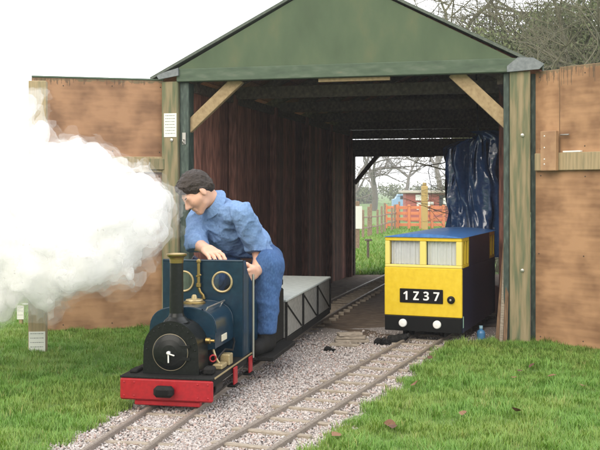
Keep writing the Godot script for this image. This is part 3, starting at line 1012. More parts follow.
	for x in [-0.092, 0.098]:
		var hole := CSGCylinder3D.new()
		hole.name = "hole"
		hole.operation = CSGShape3D.OPERATION_SUBTRACTION
		hole.radius = 0.046
		hole.height = 0.05
		hole.sides = 32
		hole.rotation.x = PI / 2
		hole.position = Vector3(x, 0.51, -0.532)
		hole.material = M.loco_blue
		cab.add_child(hole)
	l.add_child(cab)
	for x in [-0.092, 0.098]:
		var pane := part(l, "spectacle_pane", lathe(MB.new(), [[0.0, -0.001], [0.047, -0.001], [0.047, 0.001], [0.0, 0.001]], 28, Transform3D(Basis(Vector3.RIGHT, PI / 2), Vector3(x, 0.51, -0.532))), M.glass)
		part(pane, "window_ring", torus(MB.new(), Transform3D(Basis.IDENTITY, Vector3(x, 0.51, -0.526)), 0.047, 0.0055, 32, 8), M.brass_dull)
	part(l, "cab_beading", tube(MB.new(), [Vector3(-0.197, 0.609, -0.532), Vector3(0.197, 0.609, -0.532)], [0.006, 0.006], 8), M.loco_blue)
	for sx in [-1.0, 1.0]:
		var side := PackedVector2Array([Vector2(0.538, 0.158), Vector2(0.92, 0.158), Vector2(0.92, 0.36), Vector2(0.82, 0.37)])
		for k in 9:
			var a := PI / 2 * k / 8.0
			side.append(Vector2(0.70 + 0.06 * (1.0 - sin(a)) + 0.03 * cos(a) , 0.40 + 0.10 * (1.0 - cos(a))))
		side.append_array(PackedVector2Array([Vector2(0.62, 0.55), Vector2(0.58, 0.609), Vector2(0.538, 0.609)]))
		part(l, "cab_side", prism(MB.new(), side, sx * 0.193, sx * 0.199, Transform3D(Basis(Vector3(0, 0, -1), Vector3.UP, Vector3(1, 0, 0)), Vector3.ZERO)), M.loco_blue)
		part(l, "grab_pole", tube(MB.new(), [Vector3(sx * 0.212, 0.13, -0.675), Vector3(sx * 0.212, 0.535, -0.675)], [0.0065, 0.0065], 10), M.steel)
	part(l, "cab_floor", box(MB.new(), Vector3(-0.192, 0.1572, -0.92), Vector3(0.192, 0.165, -0.54), 0.001), M.black_rough)
	# backhead and fittings
	part(l, "backhead", lathe(MB.new(), [[0.0, 0.0], [0.11, 0.0], [0.11, 0.08], [0.0, 0.09]], 24, Transform3D(Basis(Vector3.RIGHT, -PI / 2), Vector3(0, 0.29, -0.538))), M.black)
	part(l, "regulator", tube(MB.new(), [Vector3(-0.02, 0.55, -0.60), Vector3(-0.03, 0.60, -0.585), Vector3(-0.06, 0.622, -0.57)], [0.008, 0.009, 0.012], 8), M.side_blue)
	part(l, "regulator", tube(MB.new(), [Vector3(0, 0.39, -0.62), Vector3(-0.02, 0.55, -0.60)], [0.007, 0.007], 8), M.steel)
	# whistle on the front of the cab
	var wx := Transform3D(Basis.IDENTITY, Vector3(-0.012, 0, -0.508))
	var wh := part(l, "whistle", lathe(MB.new(), [[0.0, 0.50], [0.008, 0.502], [0.008, 0.60], [0.012, 0.603], [0.012, 0.612], [0.005, 0.618], [0.0, 0.62]], 14, wx), M.brass)
	part(wh, "whistle_cup", lathe(MB.new(), [[0.006, 0.482], [0.013, 0.487], [0.013, 0.502], [0.007, 0.507]], 14, wx), M.brass)
	part(wh, "whistle_pipe", tube(MB.new(), [Vector3(-0.012, 0.485, -0.508), Vector3(-0.004, 0.462, -0.508), Vector3(0.008, 0.448, -0.51), Vector3(0.01, 0.43, -0.514)], [0.007, 0.007, 0.008, 0.012], 10), M.brass)
	part(wh, "whistle_valve", bar(MB.new(), Vector3(-0.024, 0.535, -0.505), Vector3(0.002, 0.545, -0.502), 0.01, 0.01, 0.003, Vector3.UP), M.brass)
	# fittings along the right side
	part(l, "lubricator", box(MB.new(), Vector3(0.15, 0.158, -0.36), Vector3(0.196, 0.208, -0.30), 0.004), M.brass_dull)
	part(l, "lubricator_base", box(MB.new(), Vector3(0.145, 0.1575, -0.28), Vector3(0.19, 0.18, -0.20), 0.004), M.brass_dull)
	part(l, "feed_pipe", tube(MB.new(), [Vector3(0.16, 0.25, -0.50), Vector3(0.175, 0.24, -0.46), Vector3(0.18, 0.21, -0.41), Vector3(0.165, 0.225, -0.34), Vector3(0.15, 0.20, -0.28), Vector3(0.14, 0.165, -0.25)], [0.005, 0.005, 0.005, 0.005, 0.005, 0.005], 8), M.black)
	part(l, "drain_pipe", tube(MB.new(), [Vector3(0.13, 0.25, -0.25), Vector3(0.15, 0.2, -0.24), Vector3(0.17, 0.16, -0.26)], [0.006, 0.006, 0.006], 8), M.brass_dull)
	part(l, "valve_wheel", torus(MB.new(), Transform3D(Basis(Vector3.UP, 0.6), Vector3(0.145, 0.205, -0.21)), 0.014, 0.004, 16, 6), M.red)
	part(l, "clack_valve", lathe(MB.new(), [[0.0, 0.0], [0.014, 0.002], [0.014, 0.02], [0.007, 0.024], [0.007, 0.04], [0.0, 0.042]], 12, Transform3D(Basis(Vector3(0, 0, 1), -PI / 2), Vector3(0.118, 0.285, -0.19))), M.brass)

func plate_tex() -> ImageTexture:
	# cream name plate; the lettering is only a blur of darker marks in the photograph
	var im := Image.create(96, 36, false, Image.FORMAT_RGB8)
	im.fill(Color(0.80, 0.78, 0.70))
	var r := RandomNumberGenerator.new()
	r.seed = 5
	var x := 10
	while x < 84:
		var w := r.randi_range(3, 6)
		im.fill_rect(Rect2i(x, 12, w, 12), Color(0.68, 0.66, 0.58))
		x += w + 3
	return ImageTexture.create_from_image(im)

# ---------------------------------------------------------------- wagon
func wagon() -> void:
	var d0 := 4.99
	var slope := 0.195 + 0.0064 * 2.3
	var xf := Transform3D(Basis(Vector3.UP, -atan(slope)), Vector3(left_track(d0) - 0.005, 0, -d0))
	var w := thing("wagon", "grey panelled low wagon with pale lid behind the driver", "wagon", "", xf)
	var ln := 1.78
	part(w, "floor_frame", box(MB.new(), Vector3(-0.2, 0.075, -ln), Vector3(0.2, 0.115, 0.0), 0.003), M.black_rough)
	part(w, "foot_board", box(MB.new(), Vector3(0.2, 0.105, -0.22), Vector3(0.285, 0.128, 0.29), 0.004), M.black_rough)
	part(w, "foot_board", box(MB.new(), Vector3(-0.285, 0.105, -0.22), Vector3(-0.2, 0.128, 0.29), 0.004), M.black_rough)
	part(w, "lid", box(MB.new(), Vector3(-0.205, 0.318, -ln - 0.002), Vector3(0.205, 0.334, -0.36), 0.004), M.pale_lid)
	part(w, "seat", box(MB.new(), Vector3(-0.19, 0.116, -0.355), Vector3(0.19, 0.40, -0.06), 0.008), M.black_rough)
	part(w, "cushion", box(MB.new(), Vector3(-0.19, 0.401, -0.355), Vector3(0.19, 0.465, -0.06), 0.02), M.black)
	for sx in [-1.0, 1.0]:
		for k in 3:
			var z0 := -0.36 - k * 0.474
			part(w, "side_panel", box(MB.new(), Vector3(sx * 0.19 - 0.006, 0.117, z0 - 0.47), Vector3(sx * 0.19 + 0.006, 0.316, z0 - 0.002), 0.002), M.grey_panel)
			part(w, "side_brace", bar(MB.new(), Vector3(sx * 0.198, 0.306, z0 - 0.03), Vector3(sx * 0.198, 0.128, z0 - 0.44), 0.010, 0.006, 0.001, Vector3.UP), M.black_rough)
		for k in 4:
			var z0 := -0.365 - k * 0.468
			part(w, "side_post", box(MB.new(), Vector3(sx * 0.2 - 0.0035, 0.1, z0 - 0.02), Vector3(sx * 0.2 + 0.005, 0.317, z0 + 0.005), 0.001), M.black_rough)
		for z in [-0.35, -1.45]:
			part(w, "wheel", lathe(MB.new(), [[0.0, -0.012], [0.05, -0.012], [0.052, 0.004], [0.046, 0.006], [0.044, 0.012], [0.0, 0.01]], 20, Transform3D(Basis(Vector3(0, 0, 1), -PI / 2 * sx), Vector3(sx * 0.1, 0.077, z))), M.black)
	part(w, "end_panel", box(MB.new(), Vector3(-0.183, 0.117, -0.372), Vector3(0.183, 0.316, -0.357), 0.002), M.pale_lid)
	part(w, "end_panel", box(MB.new(), Vector3(-0.183, 0.117, -ln), Vector3(0.183, 0.316, -ln + 0.012), 0.002), M.grey_panel)

# ---------------------------------------------------------------- yellow diesel
func diesel() -> void:
	var xf := Transform3D(Basis(Vector3.UP, -atan(0.395)), Vector3(0.758, 0.0, -5.87))
	var t := thing("diesel_locomotive", "miniature diesel locomotive with yellow front and blue roof in shed doorway", "locomotive", "", xf)
	var ln := 1.14
	var hw := 0.245
	# lower front: yellow panel with a number board
	part(t, "front_panel", box(MB.new(), Vector3(-hw, 0.162, -0.02), Vector3(hw, 0.462, 0.0), 0.004), M.yellow)
	var nb := part(t, "number_board", box(MB.new(), Vector3(-0.145, 0.245, 0.0005), Vector3(0.128, 0.332, 0.008), 0.003), M.black)
	var font := SystemFont.new()
	font.font_names = PackedStringArray(["Droid Sans"])
	font.font_weight = 700
	var x := -0.104
	for ch in ["1", "Z", "3", "7"]:
		var tm := TextMesh.new()
		tm.text = ch
		tm.font = font
		tm.font_size = 64
		tm.pixel_size = 0.074 / 64.0
		tm.depth = 0.002
		var o := part(nb, "numeral", tm, M.white)
		o.position = Vector3(x, 0.2885, 0.0095)
		x += 0.064
	var knob := part(t, "lamp_bracket", lathe(MB.new(), [[0.024, 0.0], [0.024, 0.008], [0.018, 0.012], [0.018, 0.02], [0.0, 0.022]], 18, Transform3D(Basis(Vector3.RIGHT, PI / 2), Vector3(0.178, 0.272, 0.0))), M.black)
	part(knob, "knob_face", lathe(MB.new(), [[0.008, 0.022], [0.006, 0.026], [0.0, 0.027]], 12, Transform3D(Basis(Vector3.RIGHT, PI / 2), Vector3(0.178, 0.272, 0.0))), M.steel)
	# buffer beam with two white discs
	part(t, "skirt", box(MB.new(), Vector3(-hw + 0.003, 0.068, -0.03), Vector3(hw - 0.003, 0.1615, 0.006), 0.004), M.black)
	for sx in [-1.0, 1.0]:
		part(t, "white_disc", lathe(MB.new(), [[0.025, 0.0], [0.025, 0.012], [0.021, 0.016], [0.0, 0.018]], 24, Transform3D(Basis(Vector3.RIGHT, PI / 2), Vector3(-0.015 + sx * 0.108, 0.118, 0.006))), M.white)
	# upper front: cream-yellow frame round two windows
	part(t, "window_sill", box(MB.new(), Vector3(-hw + 0.002, 0.463, -0.03), Vector3(hw - 0.002, 0.480, -0.004), 0.003), M.cream)
	part(t, "window_header", box(MB.new(), Vector3(-hw + 0.002, 0.627, -0.03), Vector3(hw - 0.002, 0.650, -0.004), 0.003), M.yellow)
	for px in [[-hw + 0.002, -hw + 0.032], [-0.02, 0.02], [hw - 0.038, hw - 0.002]]:
		part(t, "window_pillar", box(MB.new(), Vector3(px[0], 0.4803, -0.03), Vector3(px[1], 0.6267, -0.005), 0.003), M.cream)
	for px in [[-hw + 0.033, -0.021], [0.021, hw - 0.039]]:
		var pane := part(t, "front_window", box(MB.new(), Vector3(px[0], 0.4805, -0.018), Vector3(px[1], 0.6265, -0.014)), M.glass)
		var mb := MB.new()
		var n := 22
		for k in n:
			# pale curtains drawn behind the glass, with soft pleats
			var a0 := lerpf(px[0] + 0.004, px[1] - 0.004, float(k) / n)
			var a1 := lerpf(px[0] + 0.004, px[1] - 0.004, float(k + 1) / n)
			mb.face([Vector3(a0, 0.481, -0.034 - 0.006 * sin(k * 1.7)), Vector3(a1, 0.481, -0.034 - 0.006 * sin((k + 1) * 1.7)), Vector3(a1, 0.626, -0.034 - 0.006 * sin((k + 1) * 1.7)), Vector3(a0, 0.626, -0.034 - 0.006 * sin(k * 1.7))], Vector3(0, 0, 1))
		part(pane, "curtain", mb, mat(0.62, 0.64, 0.65, 0.9))
	# sides: dark blue, the yellow carried round the corner with slanted side windows
	for sx in [-1.0, 1.0]:
		part(t, "side_panel", box(MB.new(), Vector3(sx * (hw - 0.006) - 0.006, 0.068, -ln), Vector3(sx * (hw - 0.006) + 0.006, 0.4615, -0.021), 0.002), M.side_blue)
		part(t, "upper_side", box(MB.new(), Vector3(sx * (hw - 0.007) - 0.006, 0.462, -ln + 0.22), Vector3(sx * (hw - 0.007) + 0.006, 0.650, -0.22), 0.002), M.side_blue)
		for e in [[-0.032, -0.219], [-ln + 0.219, -ln + 0.01]]:
			var s0 := maxf(e[0], e[1])
			var s1 := minf(e[0], e[1])
			part(t, "side_sill", box(MB.new(), Vector3(sx * (hw - 0.008) - 0.006, 0.463, s1), Vector3(sx * (hw - 0.008) + 0.006, 0.482, s0), 0.002), M.yellow)
			part(t, "side_header", box(MB.new(), Vector3(sx * (hw - 0.008) - 0.006, 0.625, s1), Vector3(sx * (hw - 0.008) + 0.006, 0.650, s0), 0.002), M.yellow)
			for k in 3:
				var zz := lerpf(s0 - 0.014, s1 + 0.014, k / 2.0)
				part(t, "side_pillar", bar(MB.new(), Vector3(sx * (hw - 0.008), 0.482, zz), Vector3(sx * (hw - 0.008), 0.625, zz - 0.006), 0.026, 0.011, 0.002, Vector3(0, 0, 1)), M.yellow)
			part(t, "side_window", box(MB.new(), Vector3(sx * (hw - 0.012) - 0.001, 0.482, s1), Vector3(sx * (hw - 0.012) + 0.001, 0.625, s0)), M.glass)
	part(t, "rear_panel", box(MB.new(), Vector3(-hw + 0.013, 0.07, -ln), Vector3(hw - 0.013, 0.650, -ln + 0.01), 0.002), M.side_blue)
	part(t, "bulkhead", box(MB.new(), Vector3(-hw + 0.014, 0.1, -0.30), Vector3(hw - 0.014, 0.625, -0.29), 0.001), mat(0.25, 0.24, 0.2, 0.8))
	part(t, "corner_strip", box(MB.new(), Vector3(hw + 0.001, 0.10, -0.035), Vector3(hw + 0.004, 0.17, -0.022), 0.001), mat(0.3, 0.5, 0.4, 0.5))
	# shallow arched roof
	var arc := PackedVector2Array()
	for k in 17:
		var u := -1.0 + k / 8.0
		arc.append(Vector2(u * (hw + 0.006), 0.651 + 0.022 * (1.0 - u * u)))
	arc.append(Vector2(hw + 0.006, 0.6505))
	arc.append(Vector2(-hw - 0.006, 0.6505))
	part(t, "roof", prism(MB.new(), arc, -ln - 0.005, 0.004, Transform3D.IDENTITY, true), M.roof_blue)
	part(t, "floor_plate", box(MB.new(), Vector3(-0.2, 0.08, -ln + 0.02), Vector3(0.2, 0.095, -0.04), 0.001), M.black_rough)
	for sx in [-1.0, 1.0]:
		for z in [-0.12, -0.32, -0.82, -1.02]:
			part(t, "wheel", lathe(MB.new(), [[0.0, -0.012], [0.05, -0.012], [0.052, 0.004], [0.046, 0.006], [0.044, 0.012], [0.0, 0.01]], 20, Transform3D(Basis(Vector3(0, 0, 1), -PI / 2 * sx), Vector3(sx * 0.1, 0.077, z))), M.black_rough)
		part(t, "bogie_side", box(MB.new(), Vector3(sx * 0.13 - 0.008, 0.035, -0.40), Vector3(sx * 0.13 + 0.008, 0.068, -0.04), 0.004), M.black_rough)

# ---------------------------------------------------------------- the driver
func hand(f: Field, wrist: Vector3, dir: Vector3, palm_n: Vector3, thumb_side: Vector3, curl: Array, spread := 0.16) -> void:
	var d := dir.normalized()
	var s := (thumb_side - d * thumb_side.dot(d)).normalized()
	var n := (palm_n - d * palm_n.dot(d) - s * palm_n.dot(s)).normalized()
	var knuckle := wrist + d * 0.085
	f.capsule(wrist - d * 0.05, wrist, 0.027, 0.025, 0.02)
	for k in 4:
		var o := (1.5 - k) * 0.021
		f.capsule(wrist + s * o * 0.6 + d * 0.012, knuckle + s * o, 0.016, 0.0115, 0.014)
	for k in 4:
		var o := (1.5 - k) * 0.021
		var lens := [[0.042, 0.027, 0.021], [0.047, 0.031, 0.022], [0.044, 0.029, 0.021], [0.034, 0.021, 0.019]]
		var p := knuckle + s * o
		var ang := 0.0
		var side := (1.5 - k) * spread * 0.35
		for j in 3:
			ang += curl[j]
			var q: Vector3 = p + ((d * cos(ang) + n * sin(ang)) + s * side * (1.0 - j * 0.3)).normalized() * float(lens[k][j])
			f.capsule(p, q, 0.0098 - j * 0.0008, 0.0092 - j * 0.0009, 0.004)
			p = q
	var t0 := wrist + d * 0.025 + s * 0.024 + n * 0.008
	var t1 := t0 + (d * 0.6 + s * 0.55 + n * 0.5).normalized() * 0.04
	var t2 := t1 + (d * 0.85 + s * 0.1 + n * 0.6).normalized() * 0.03
	var t3 := t2 + (d * 0.9 - s * 0.25 + n * 0.5).normalized() * 0.026
	f.capsule(wrist + d * 0.01 + s * 0.01, t0, 0.018, 0.016, 0.015)
	f.capsule(t0, t1, 0.0145, 0.0115, 0.01)
	f.capsule(t1, t2, 0.011, 0.0105, 0.004)
	f.capsule(t2, t3, 0.0105, 0.009, 0.004)

func driver() -> void:
	var hip := Vector3(-0.245, 0.575, -5.21)
	var l_dir := Vector3(0.73, 0.0, 0.68).normalized()       # towards his left
	var f_dir := Vector3(-0.68, 0.0, 0.73).normalized()      # the way his chest faces
	var l_sh := Vector3(-0.305, 0.828, -4.815)
	var r_sh := Vector3(-0.535, 0.80, -5.02)
	var chest := Vector3(-0.385, 0.745, -4.985)
	var waist := Vector3(-0.275, 0.645, -5.12)
	var neck0 := Vector3(-0.432, 0.862, -4.895)
	var head := Vector3(-0.528, 0.938, -4.81)
	var l_hip := hip + l_dir * 0.085 + Vector3(0, -0.01, 0)
	var r_hip := hip - l_dir * 0.085 + Vector3(0, -0.01, 0)
	var l_knee := Vector3(-0.158, 0.562, -4.83)
	var l_ank := Vector3(-0.172, 0.205, -4.80)
	var r_knee := Vector3(-0.455, 0.50, -4.90)
	var r_ank := Vector3(-0.50, 0.20, -4.93)
	var l_elb := Vector3(-0.205, 0.61, -4.91)
	var l_wri := Vector3(-0.222, 0.535, -4.755)
	var r_elb := Vector3(-0.528, 0.672, -4.845)
	var r_wri := Vector3(-0.455, 0.652, -4.665)
	var base := Vector3(hip.x, 0.128, hip.z)
	var p := thing("person", "man in blue denim shirt and jeans leaning over the cab, driving the steam locomotive", "person", "", Transform3D(Basis.IDENTITY, base))
	var lo := Vector3(-0.72, 0.09, -5.42)
	var hi := Vector3(0.02, 1.12, -4.52)
	# head frame: he looks down into the cab
	var ff := Vector3(-0.62, -0.70, 0.37).normalized()
	var uu := (Vector3(-0.25, 1.0, 0.1) - ff * Vector3(-0.25, 1.0, 0.1).dot(ff)).normalized()
	var rr := ff.cross(uu).normalized()
	var hb := Basis(rr, uu, ff)
	var hx := func(x: float, y: float, z: float) -> Vector3: return head + hb * Vector3(x, y, z) * HS
	# the body: one continuous surface under the clothes
	var b := Field.new(lo, hi, 0.0125)
	b.capsule(hip, waist, 0.085, 0.082, 0.05)
	b.capsule(waist, chest, 0.085, 0.095, 0.06)
	b.capsule(l_sh - l_dir * 0.05, r_sh + l_dir * 0.05, 0.052, 0.052, 0.05)
	b.capsule(chest, neck0, 0.08, 0.05, 0.05)
	b.capsule(neck0, head + hb * Vector3(0, -0.03, -0.03), 0.047, 0.044, 0.02)
	b.capsule(l_sh, l_elb, 0.042, 0.036, 0.03)
	b.capsule(l_elb, l_wri, 0.035, 0.025, 0.02)
	b.capsule(r_sh, r_elb, 0.042, 0.036, 0.03)
	b.capsule(r_elb, r_wri, 0.036, 0.025, 0.02)
	b.capsule(l_hip, l_knee, 0.066, 0.046, 0.04)
	b.capsule(l_knee, l_ank, 0.05, 0.034, 0.03)
	b.capsule(r_hip, r_knee, 0.066, 0.046, 0.04)
	b.capsule(r_knee, r_ank, 0.05, 0.034, 0.03)
	b.capsule(l_ank + Vector3(0, -0.02, 0), l_ank + Vector3(-0.03, -0.05, 0.09), 0.026, 0.018, 0.01)
	b.capsule(r_ank + Vector3(0, -0.02, 0), r_ank + Vector3(-0.03, -0.05, 0.09), 0.026, 0.018, 0.01)
	var body := MB.new()
	b.mesh(body)
	# head on a finer grid
	var h := Field.new(head - Vector3.ONE * 0.17, head + Vector3.ONE * 0.17, 0.0042)
	h.ellipsoid(hx.call(0, 0.022, -0.018), hb, Vector3(0.074, 0.088, 0.094) * HS, 0.02 * HS)
	h.ellipsoid(hx.call(0, -0.035, 0.03), hb, Vector3(0.060, 0.075, 0.062) * HS, 0.03 * HS)
	h.capsule(hx.call(-0.034, -0.075, 0.02), hx.call(-0.012, -0.104, 0.066), 0.022 * HS, 0.02 * HS, 0.025 * HS)
	h.capsule(hx.call(0.034, -0.075, 0.02), hx.call(0.012, -0.104, 0.066), 0.022 * HS, 0.02 * HS, 0.025 * HS)
	h.capsule(hx.call(-0.035, 0.012, 0.073), hx.call(0.035, 0.012, 0.073), 0.014 * HS, 0.014 * HS, 0.02 * HS)
	h.capsule(hx.call(0, 0.004, 0.084), hx.call(0, -0.035, 0.112), 0.009 * HS, 0.0125 * HS, 0.014 * HS)
	h.capsule(hx.call(-0.013, -0.042, 0.094), hx.call(0.013, -0.042, 0.094), 0.009 * HS, 0.009 * HS, 0.01 * HS)
	h.capsule(hx.call(-0.018, -0.066, 0.083), hx.call(0.018, -0.066, 0.083), 0.009 * HS, 0.009 * HS, 0.006 * HS)
	h.capsule(hx.call(-0.016, -0.079, 0.081), hx.call(0.016, -0.079, 0.081), 0.0095 * HS, 0.0095 * HS, 0.006 * HS)
	for s in [-1.0, 1.0]:
		h.ellipsoid(hx.call(s * 0.078, -0.008, -0.01), hb * Basis(Vector3.UP, s * 0.35), Vector3(0.008, 0.032, 0.019) * HS, 0.008 * HS)
		h.capsule(hx.call(s * 0.038, -0.028, 0.06), hx.call(s * 0.05, -0.03, 0.03), 0.022 * HS, 0.02 * HS, 0.03 * HS)
	h.capsule(hx.call(0, -0.04, -0.035), neck0, 0.047, 0.052, 0.03)
	h.mesh(body)
	var hands := Field.new(Vector3(-0.54, 0.42, -4.82), Vector3(-0.16, 0.72, -4.53), 0.0045)
	hand(hands, r_wri, Vector3(0.35, -0.12, 0.75), Vector3(0.1, -1, 0.1), Vector3(0.8, 0.1, -0.3), [0.15, 0.45, 0.4])
	hand(hands, l_wri, Vector3(-0.25, -0.12, 0.6), Vector3(-0.75, -0.1, -0.3), Vector3(0.1, 1, 0.2), [0.5, 0.9, 0.8], 0.05)
	hands.mesh(body)
	var bo := part(p, "body", body, M.skin)
	# eyes
	for s in [-1.0, 1.0]:
		var eye := part(bo, "eye", lathe(MB.new(), [[0.0, -0.008], [0.007, -0.004], [0.009, 0.0], [0.007, 0.005], [0.0, 0.0085]], 12, Transform3D(hb.scaled(Vector3.ONE * HS) * Basis(Vector3.RIGHT, PI / 2), hx.call(s * 0.031, -0.004, 0.078))), mat(0.10, 0.07, 0.06, 0.3))
		eye.name = "eye"
		part(bo, "eyebrow", tube(MB.new(), [hx.call(s * 0.016, 0.016, 0.089), hx.call(s * 0.034, 0.021, 0.083), hx.call(s * 0.05, 0.014, 0.070)], [0.003, 0.004, 0.002], 6), M.hair)
	# hair
	var hr := Field.new(head - Vector3.ONE * 0.17, head + Vector3.ONE * 0.17, 0.0055)
	hr.ellipsoid(hx.call(0, 0.03, -0.02), hb, Vector3(0.084, 0.096, 0.102) * HS, 0.02 * HS)
	hr.ellipsoid(hx.call(0, 0.075, 0.035), hb, Vector3(0.062, 0.038, 0.055) * HS, 0.03 * HS)
	hr.capsule(hx.call(-0.036, -0.02, -0.068), hx.call(0.036, -0.02, -0.068), 0.04 * HS, 0.04 * HS, 0.03 * HS)
	var hn := FastNoiseLite.new()
	hn.seed = 3
	hn.frequency = 30.0
	hr.ripple(hn, 0.008, 0.03)
	hr.cut(hb * Vector3(0, -0.72, 0.69), hx.call(0, 0.045, 0.075))
	hr.cut(hb * Vector3(0, -1, 0.15), hx.call(0, -0.075, -0.06))
	var ear := hr
	for s in [-1.0, 1.0]:
		ear.cut(hb * Vector3(s * 0.82, -0.5, 0.25), hx.call(s * 0.081, 0.012, 0.0))
	hn.frequency = 60.0
	hr.ripple(hn, 0.006, 0.02)
	part(p, "hair", hr.mesh(MB.new()), M.hair)
	# shirt with rolled sleeves
	var folds := FastNoiseLite.new()
	folds.seed = 8
	folds.frequency = 7.5
	folds.fractal_type = FastNoiseLite.FRACTAL_RIDGED
	folds.fractal_octaves = 3
	folds.fractal_gain = 0.4
	folds.domain_warp_enabled = true
	folds.domain_warp_amplitude = 0.03
	folds.domain_warp_frequency = 4.0
	var sh := Field.new(lo, hi, 0.0075)
	sh.capsule(hip + Vector3(0.0, 0.01, 0.0), waist, 0.104, 0.098, 0.05)
	sh.capsule(waist, chest, 0.098, 0.106, 0.06)
	sh.capsule(chest, neck0 - (neck0 - chest) * 0.2, 0.098, 0.066, 0.05)
	sh.capsule(l_sh - l_dir * 0.06, r_sh + l_dir * 0.06, 0.062, 0.062, 0.05)
	var l_hem := l_elb.lerp(l_wri, 0.85)
	var r_hem := r_elb.lerp(r_wri, 0.2)
	sh.capsule(l_sh + Vector3(0.012, -0.004, 0.012), l_elb, 0.058, 0.055, 0.010)
	sh.capsule(l_elb, l_hem, 0.055, 0.046, 0.02)
	sh.capsule(r_sh, r_elb, 0.056, 0.054, 0.010)
	sh.capsule(r_elb, r_hem, 0.054, 0.048, 0.02)
	sh.ripple(folds, -0.014, 0.06)
	sh.cut(Vector3(0, -1, 0.25), hip + Vector3(0, -0.035, 0))
	part(p, "shirt", sh.mesh(MB.new()), M.shirt)
	var nd := (head - neck0).normalized()
	var collar := MB.new()
	var c1 := neck0 + nd * 0.05
	var ca := nd.cross(Vector3(0, 0, 1)).normalized()
	var cb := nd.cross(ca)
	for k in 20:
		var q := []
		for e in [[k, 0.086, -0.032], [k + 1, 0.086, -0.032], [k + 1, 0.058, 0.010], [k, 0.058, 0.010]]:
			var a: float = TAU * e[0] / 20.0
			q.append(c1 + (ca * cos(a) + cb * sin(a)) * e[1] + nd * e[2])
		collar.face(q, (q[0] + q[2]) / 2.0 - c1)
	part(p, "collar", collar, M.shirt)
	# jeans
	var jn := Field.new(lo, Vector3(0.02, 0.75, -4.6), 0.008)
	jn.capsule(hip, waist.lerp(hip, 0.8), 0.09, 0.085, 0.05)
	jn.capsule(hip, l_hip, 0.09, 0.083, 0.05)
	jn.capsule(hip, r_hip, 0.096, 0.088, 0.05)
	jn.capsule(l_hip, l_knee, 0.081, 0.07, 0.03)
	jn.capsule(l_knee, l_ank + Vector3(0, 0.03, 0), 0.07, 0.05, 0.02)
	jn.capsule(r_hip, r_knee, 0.086, 0.072, 0.03)
	jn.capsule(r_knee, r_ank + Vector3(0, 0.03, 0), 0.07, 0.05, 0.02)
	folds.seed = 15
	folds.frequency = 7.0
	jn.ripple(folds, -0.010, 0.06)
	jn.cut(Vector3(0, -1, 0), Vector3(0, l_ank.y + 0.015, 0))
	part(p, "jeans", jn.mesh(MB.new()), M.jeans)
	# boots
	for a in [l_ank, r_ank]:
		var bt := Field.new(a - Vector3(0.1, 0.10, 0.09), a + Vector3(0.09, 0.1, 0.22), 0.007)
		bt.capsule(a + Vector3(0, 0.05, 0), a + Vector3(0, -0.03, -0.01), 0.048, 0.046, 0.02)
		bt.capsule(a + Vector3(0, -0.036, -0.02), a + Vector3(-0.04, -0.04, 0.12), 0.042, 0.037, 0.03)
		bt.cut(Vector3(0, -1, 0), Vector3(0, 0.1285, 0))
		bt.cut(Vector3(0, 1, 0), Vector3(0, a.y + 0.06, 0))
		part(p, "boot", bt.mesh(MB.new()), M.black_rough)
	for o in p.get_children():
		o.position -= base

